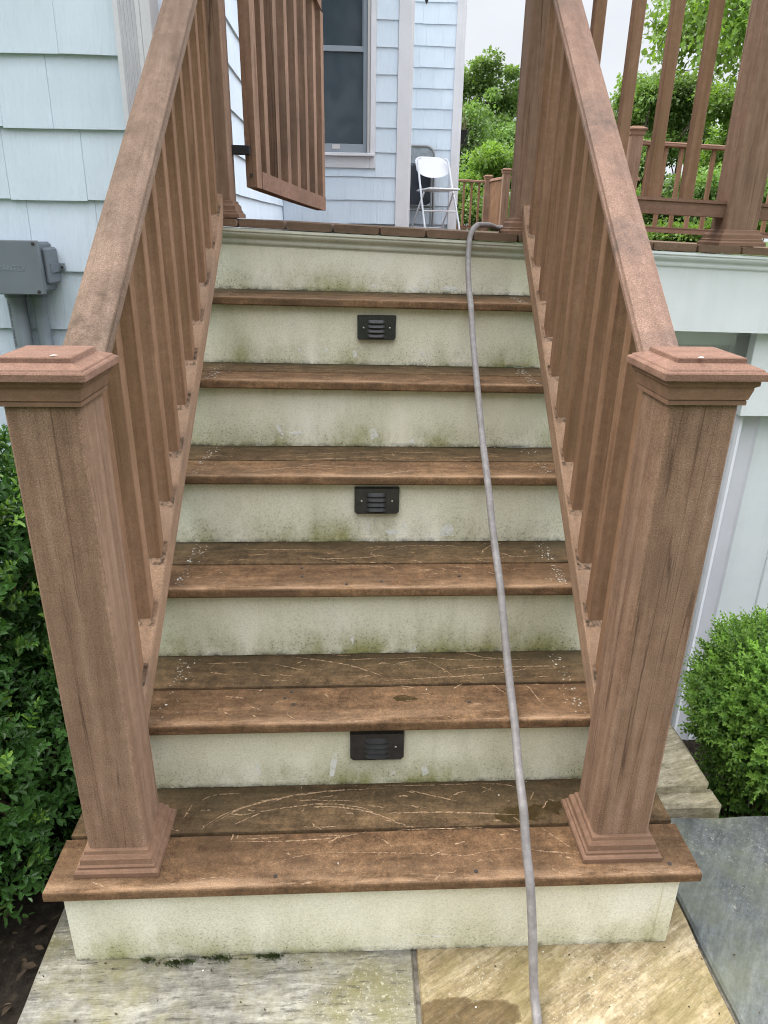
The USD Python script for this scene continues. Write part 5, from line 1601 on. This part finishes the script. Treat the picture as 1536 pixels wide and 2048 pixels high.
tree('vine_covered_tree', 'broad leafy vine covered tree behind the second and third near balusters', base_px(1335, 15), 0.15, crown_px([(1320, 185, 62, 48, 0), (1270, 205, 50, 48, 0.4), (1385, 190, 50, 52, 0), (1330, 280, 90, 60, 0.4), (1240, 270, 40, 60, 0.8)], 15), M['tree_leaf'], 140, 189, 0.079, 45, 0.30, shell=0.3)
tree('garden_tree', 'bright yellow green tree left of the thick near deck post', base_px(1455, 13), 0.12, crown_px([(1450, 215, 45, 60, 0), (1480, 290, 60, 70, 0.3), (1430, 330, 45, 60, 0.2), (1540, 230, 60, 70, 0.6)], 13), M['tree_light'], 95, 198, 0.073, 46, 0.28, shell=0.25)
tree('garden_shrub', 'dark ivy mass behind the right hand far railing', base_px(1400, 10.6), 0.06, crown_px([(1420, 400, 80, 55, 0), (1330, 420, 70, 50, 0.3), (1500, 400, 70, 60, 0.2), (1250, 420, 60, 50, 0.3)], 10.6), M['tree_dark'], 130, 225, 0.059, 47, 0.26, shell=0.2, category='shrub')
tree('garden_shrub', 'pale green low shrub under the right hand far railing', base_px(1370, 8.2), 0.05, crown_px([(1330, 470, 70, 22, 0), (1430, 465, 60, 24, 0.1), (1510, 450, 50, 40, 0.2)], 8.2), M['tree_light'], 60, 198, 0.046, 48, 0.18, shell=0.15, category='shrub')
tree('garden_shrub', 'thin twiggy bush between the far capped post and the vine covered tree', base_px(1270, 12.2), 0.05, crown_px([(1275, 330, 38, 55, 0), (1300, 390, 45, 50, 0.2), (1235, 350, 40, 60, 0.3)], 12.2), M['tree_leaf'], 50, 180, 0.066, 49, 0.28, shell=0.2, category='shrub')
for i, px in enumerate((560, 330, 1700, 1900)):
    pass
# overhanging branches at the upper right: tree stands outside the frame
r_ = np.random.default_rng(77)
ob = np.array([5.6, 8.4, ZG])
OT = thing('maple_tree', 'tree leaning in from the right, its thin leafy branches against the sky', 'tree', ob)
part(OT, 'trunk', tube([ob, ob + (0.05, 0, 2.2), ob + (-0.1, 0.1, 4.6), ob + (-0.3, 0.1, 7.0)], [0.16, 0.13, 0.1, 0.05], 10, 24), M['bark'], smooth=40)
ends = [(1300, 40), (1318, 5), (1345, 60), (1305, 75), (1330, 130), (1375, 30), (1400, 70), (1420, 20), (1350, 15), (1440, 90), (1425, 130), (1465, 60), (1470, 120), (1490, 30), (1310, 110), (1460, 10), (1405, 110), (1380, 85), (1530, 60), (1560, 10), (1550, 130), (1500, -40), (1420, -40), (1360, -50), (1455, 160), (1330, 95)]
lm, PP, DD = [], [], []
hub = at(1600, -60, y=8.2)
for i, (px, py) in enumerate(ends):
    e = at(px, py, y=7.6 + r_.uniform(-0.6, 0.8))
    m_ = (hub + e) / 2 + r_.normal(0, 0.10, 3) + (0, 0, 0.10)
    lm.append(tube([ob + (-0.2, 0.1, 5.2 + r_.uniform(-0.6, 1.0)), hub + r_.normal(0, 0.25, 3), m_, e], [0.03, 0.016, 0.008, 0.003], 5, 16))
    for t in np.linspace(0.35, 1, 16):
        c = m_ + (e - m_) * t
        k = 11
        PP.append(c + r_.normal(0, 0.085, (k, 3))); DD.append(unit(r_.normal(0, 1, (k, 3)) + (e - m_) + (0, 0, -0.5)))
PP, DD = np.concatenate(PP), np.concatenate(DD)
L = r_.uniform(0.045, 0.095, len(PP))
part(OT, 'branches', cat(lm), M['bark'], kind='stuff')
part(OT, 'leaves', leaf_quads(PP, DD, unit(np.array([0, 0, 1.0]) + r_.normal(0, 0.6, PP.shape)), L, L * 0.7), M['tree_light'], kind='stuff')

# woodland behind the viewer: it stands in the window's reflection and shades the front of the steps
r_ = np.random.default_rng(91)
PP, DD = [], []
for i in range(230):
    c = np.array([r_.uniform(-13, 13), r_.uniform(-11, -7.0), r_.uniform(0.3, 7.5)])
    k = 60
    PP.append(c + r_.normal(0, 0.55, (k, 3))); DD.append(r_.normal(0, 1, (k, 3)))
PP, DD = np.concatenate(PP), unit(np.concatenate(DD))
L = r_.uniform(0.2, 0.42, len(PP))
wv, wf = leaf_quads(PP, DD, unit(np.array([0, 0, 1.0]) + r_.normal(0, 0.6, PP.shape)), L, L * 0.7)
solo('woodland', trimesh.Trimesh(wv, wf, process=False), M['wood_leaf'], 'green woodland across from the steps, mirrored in the window', 'woodland', kind='stuff')
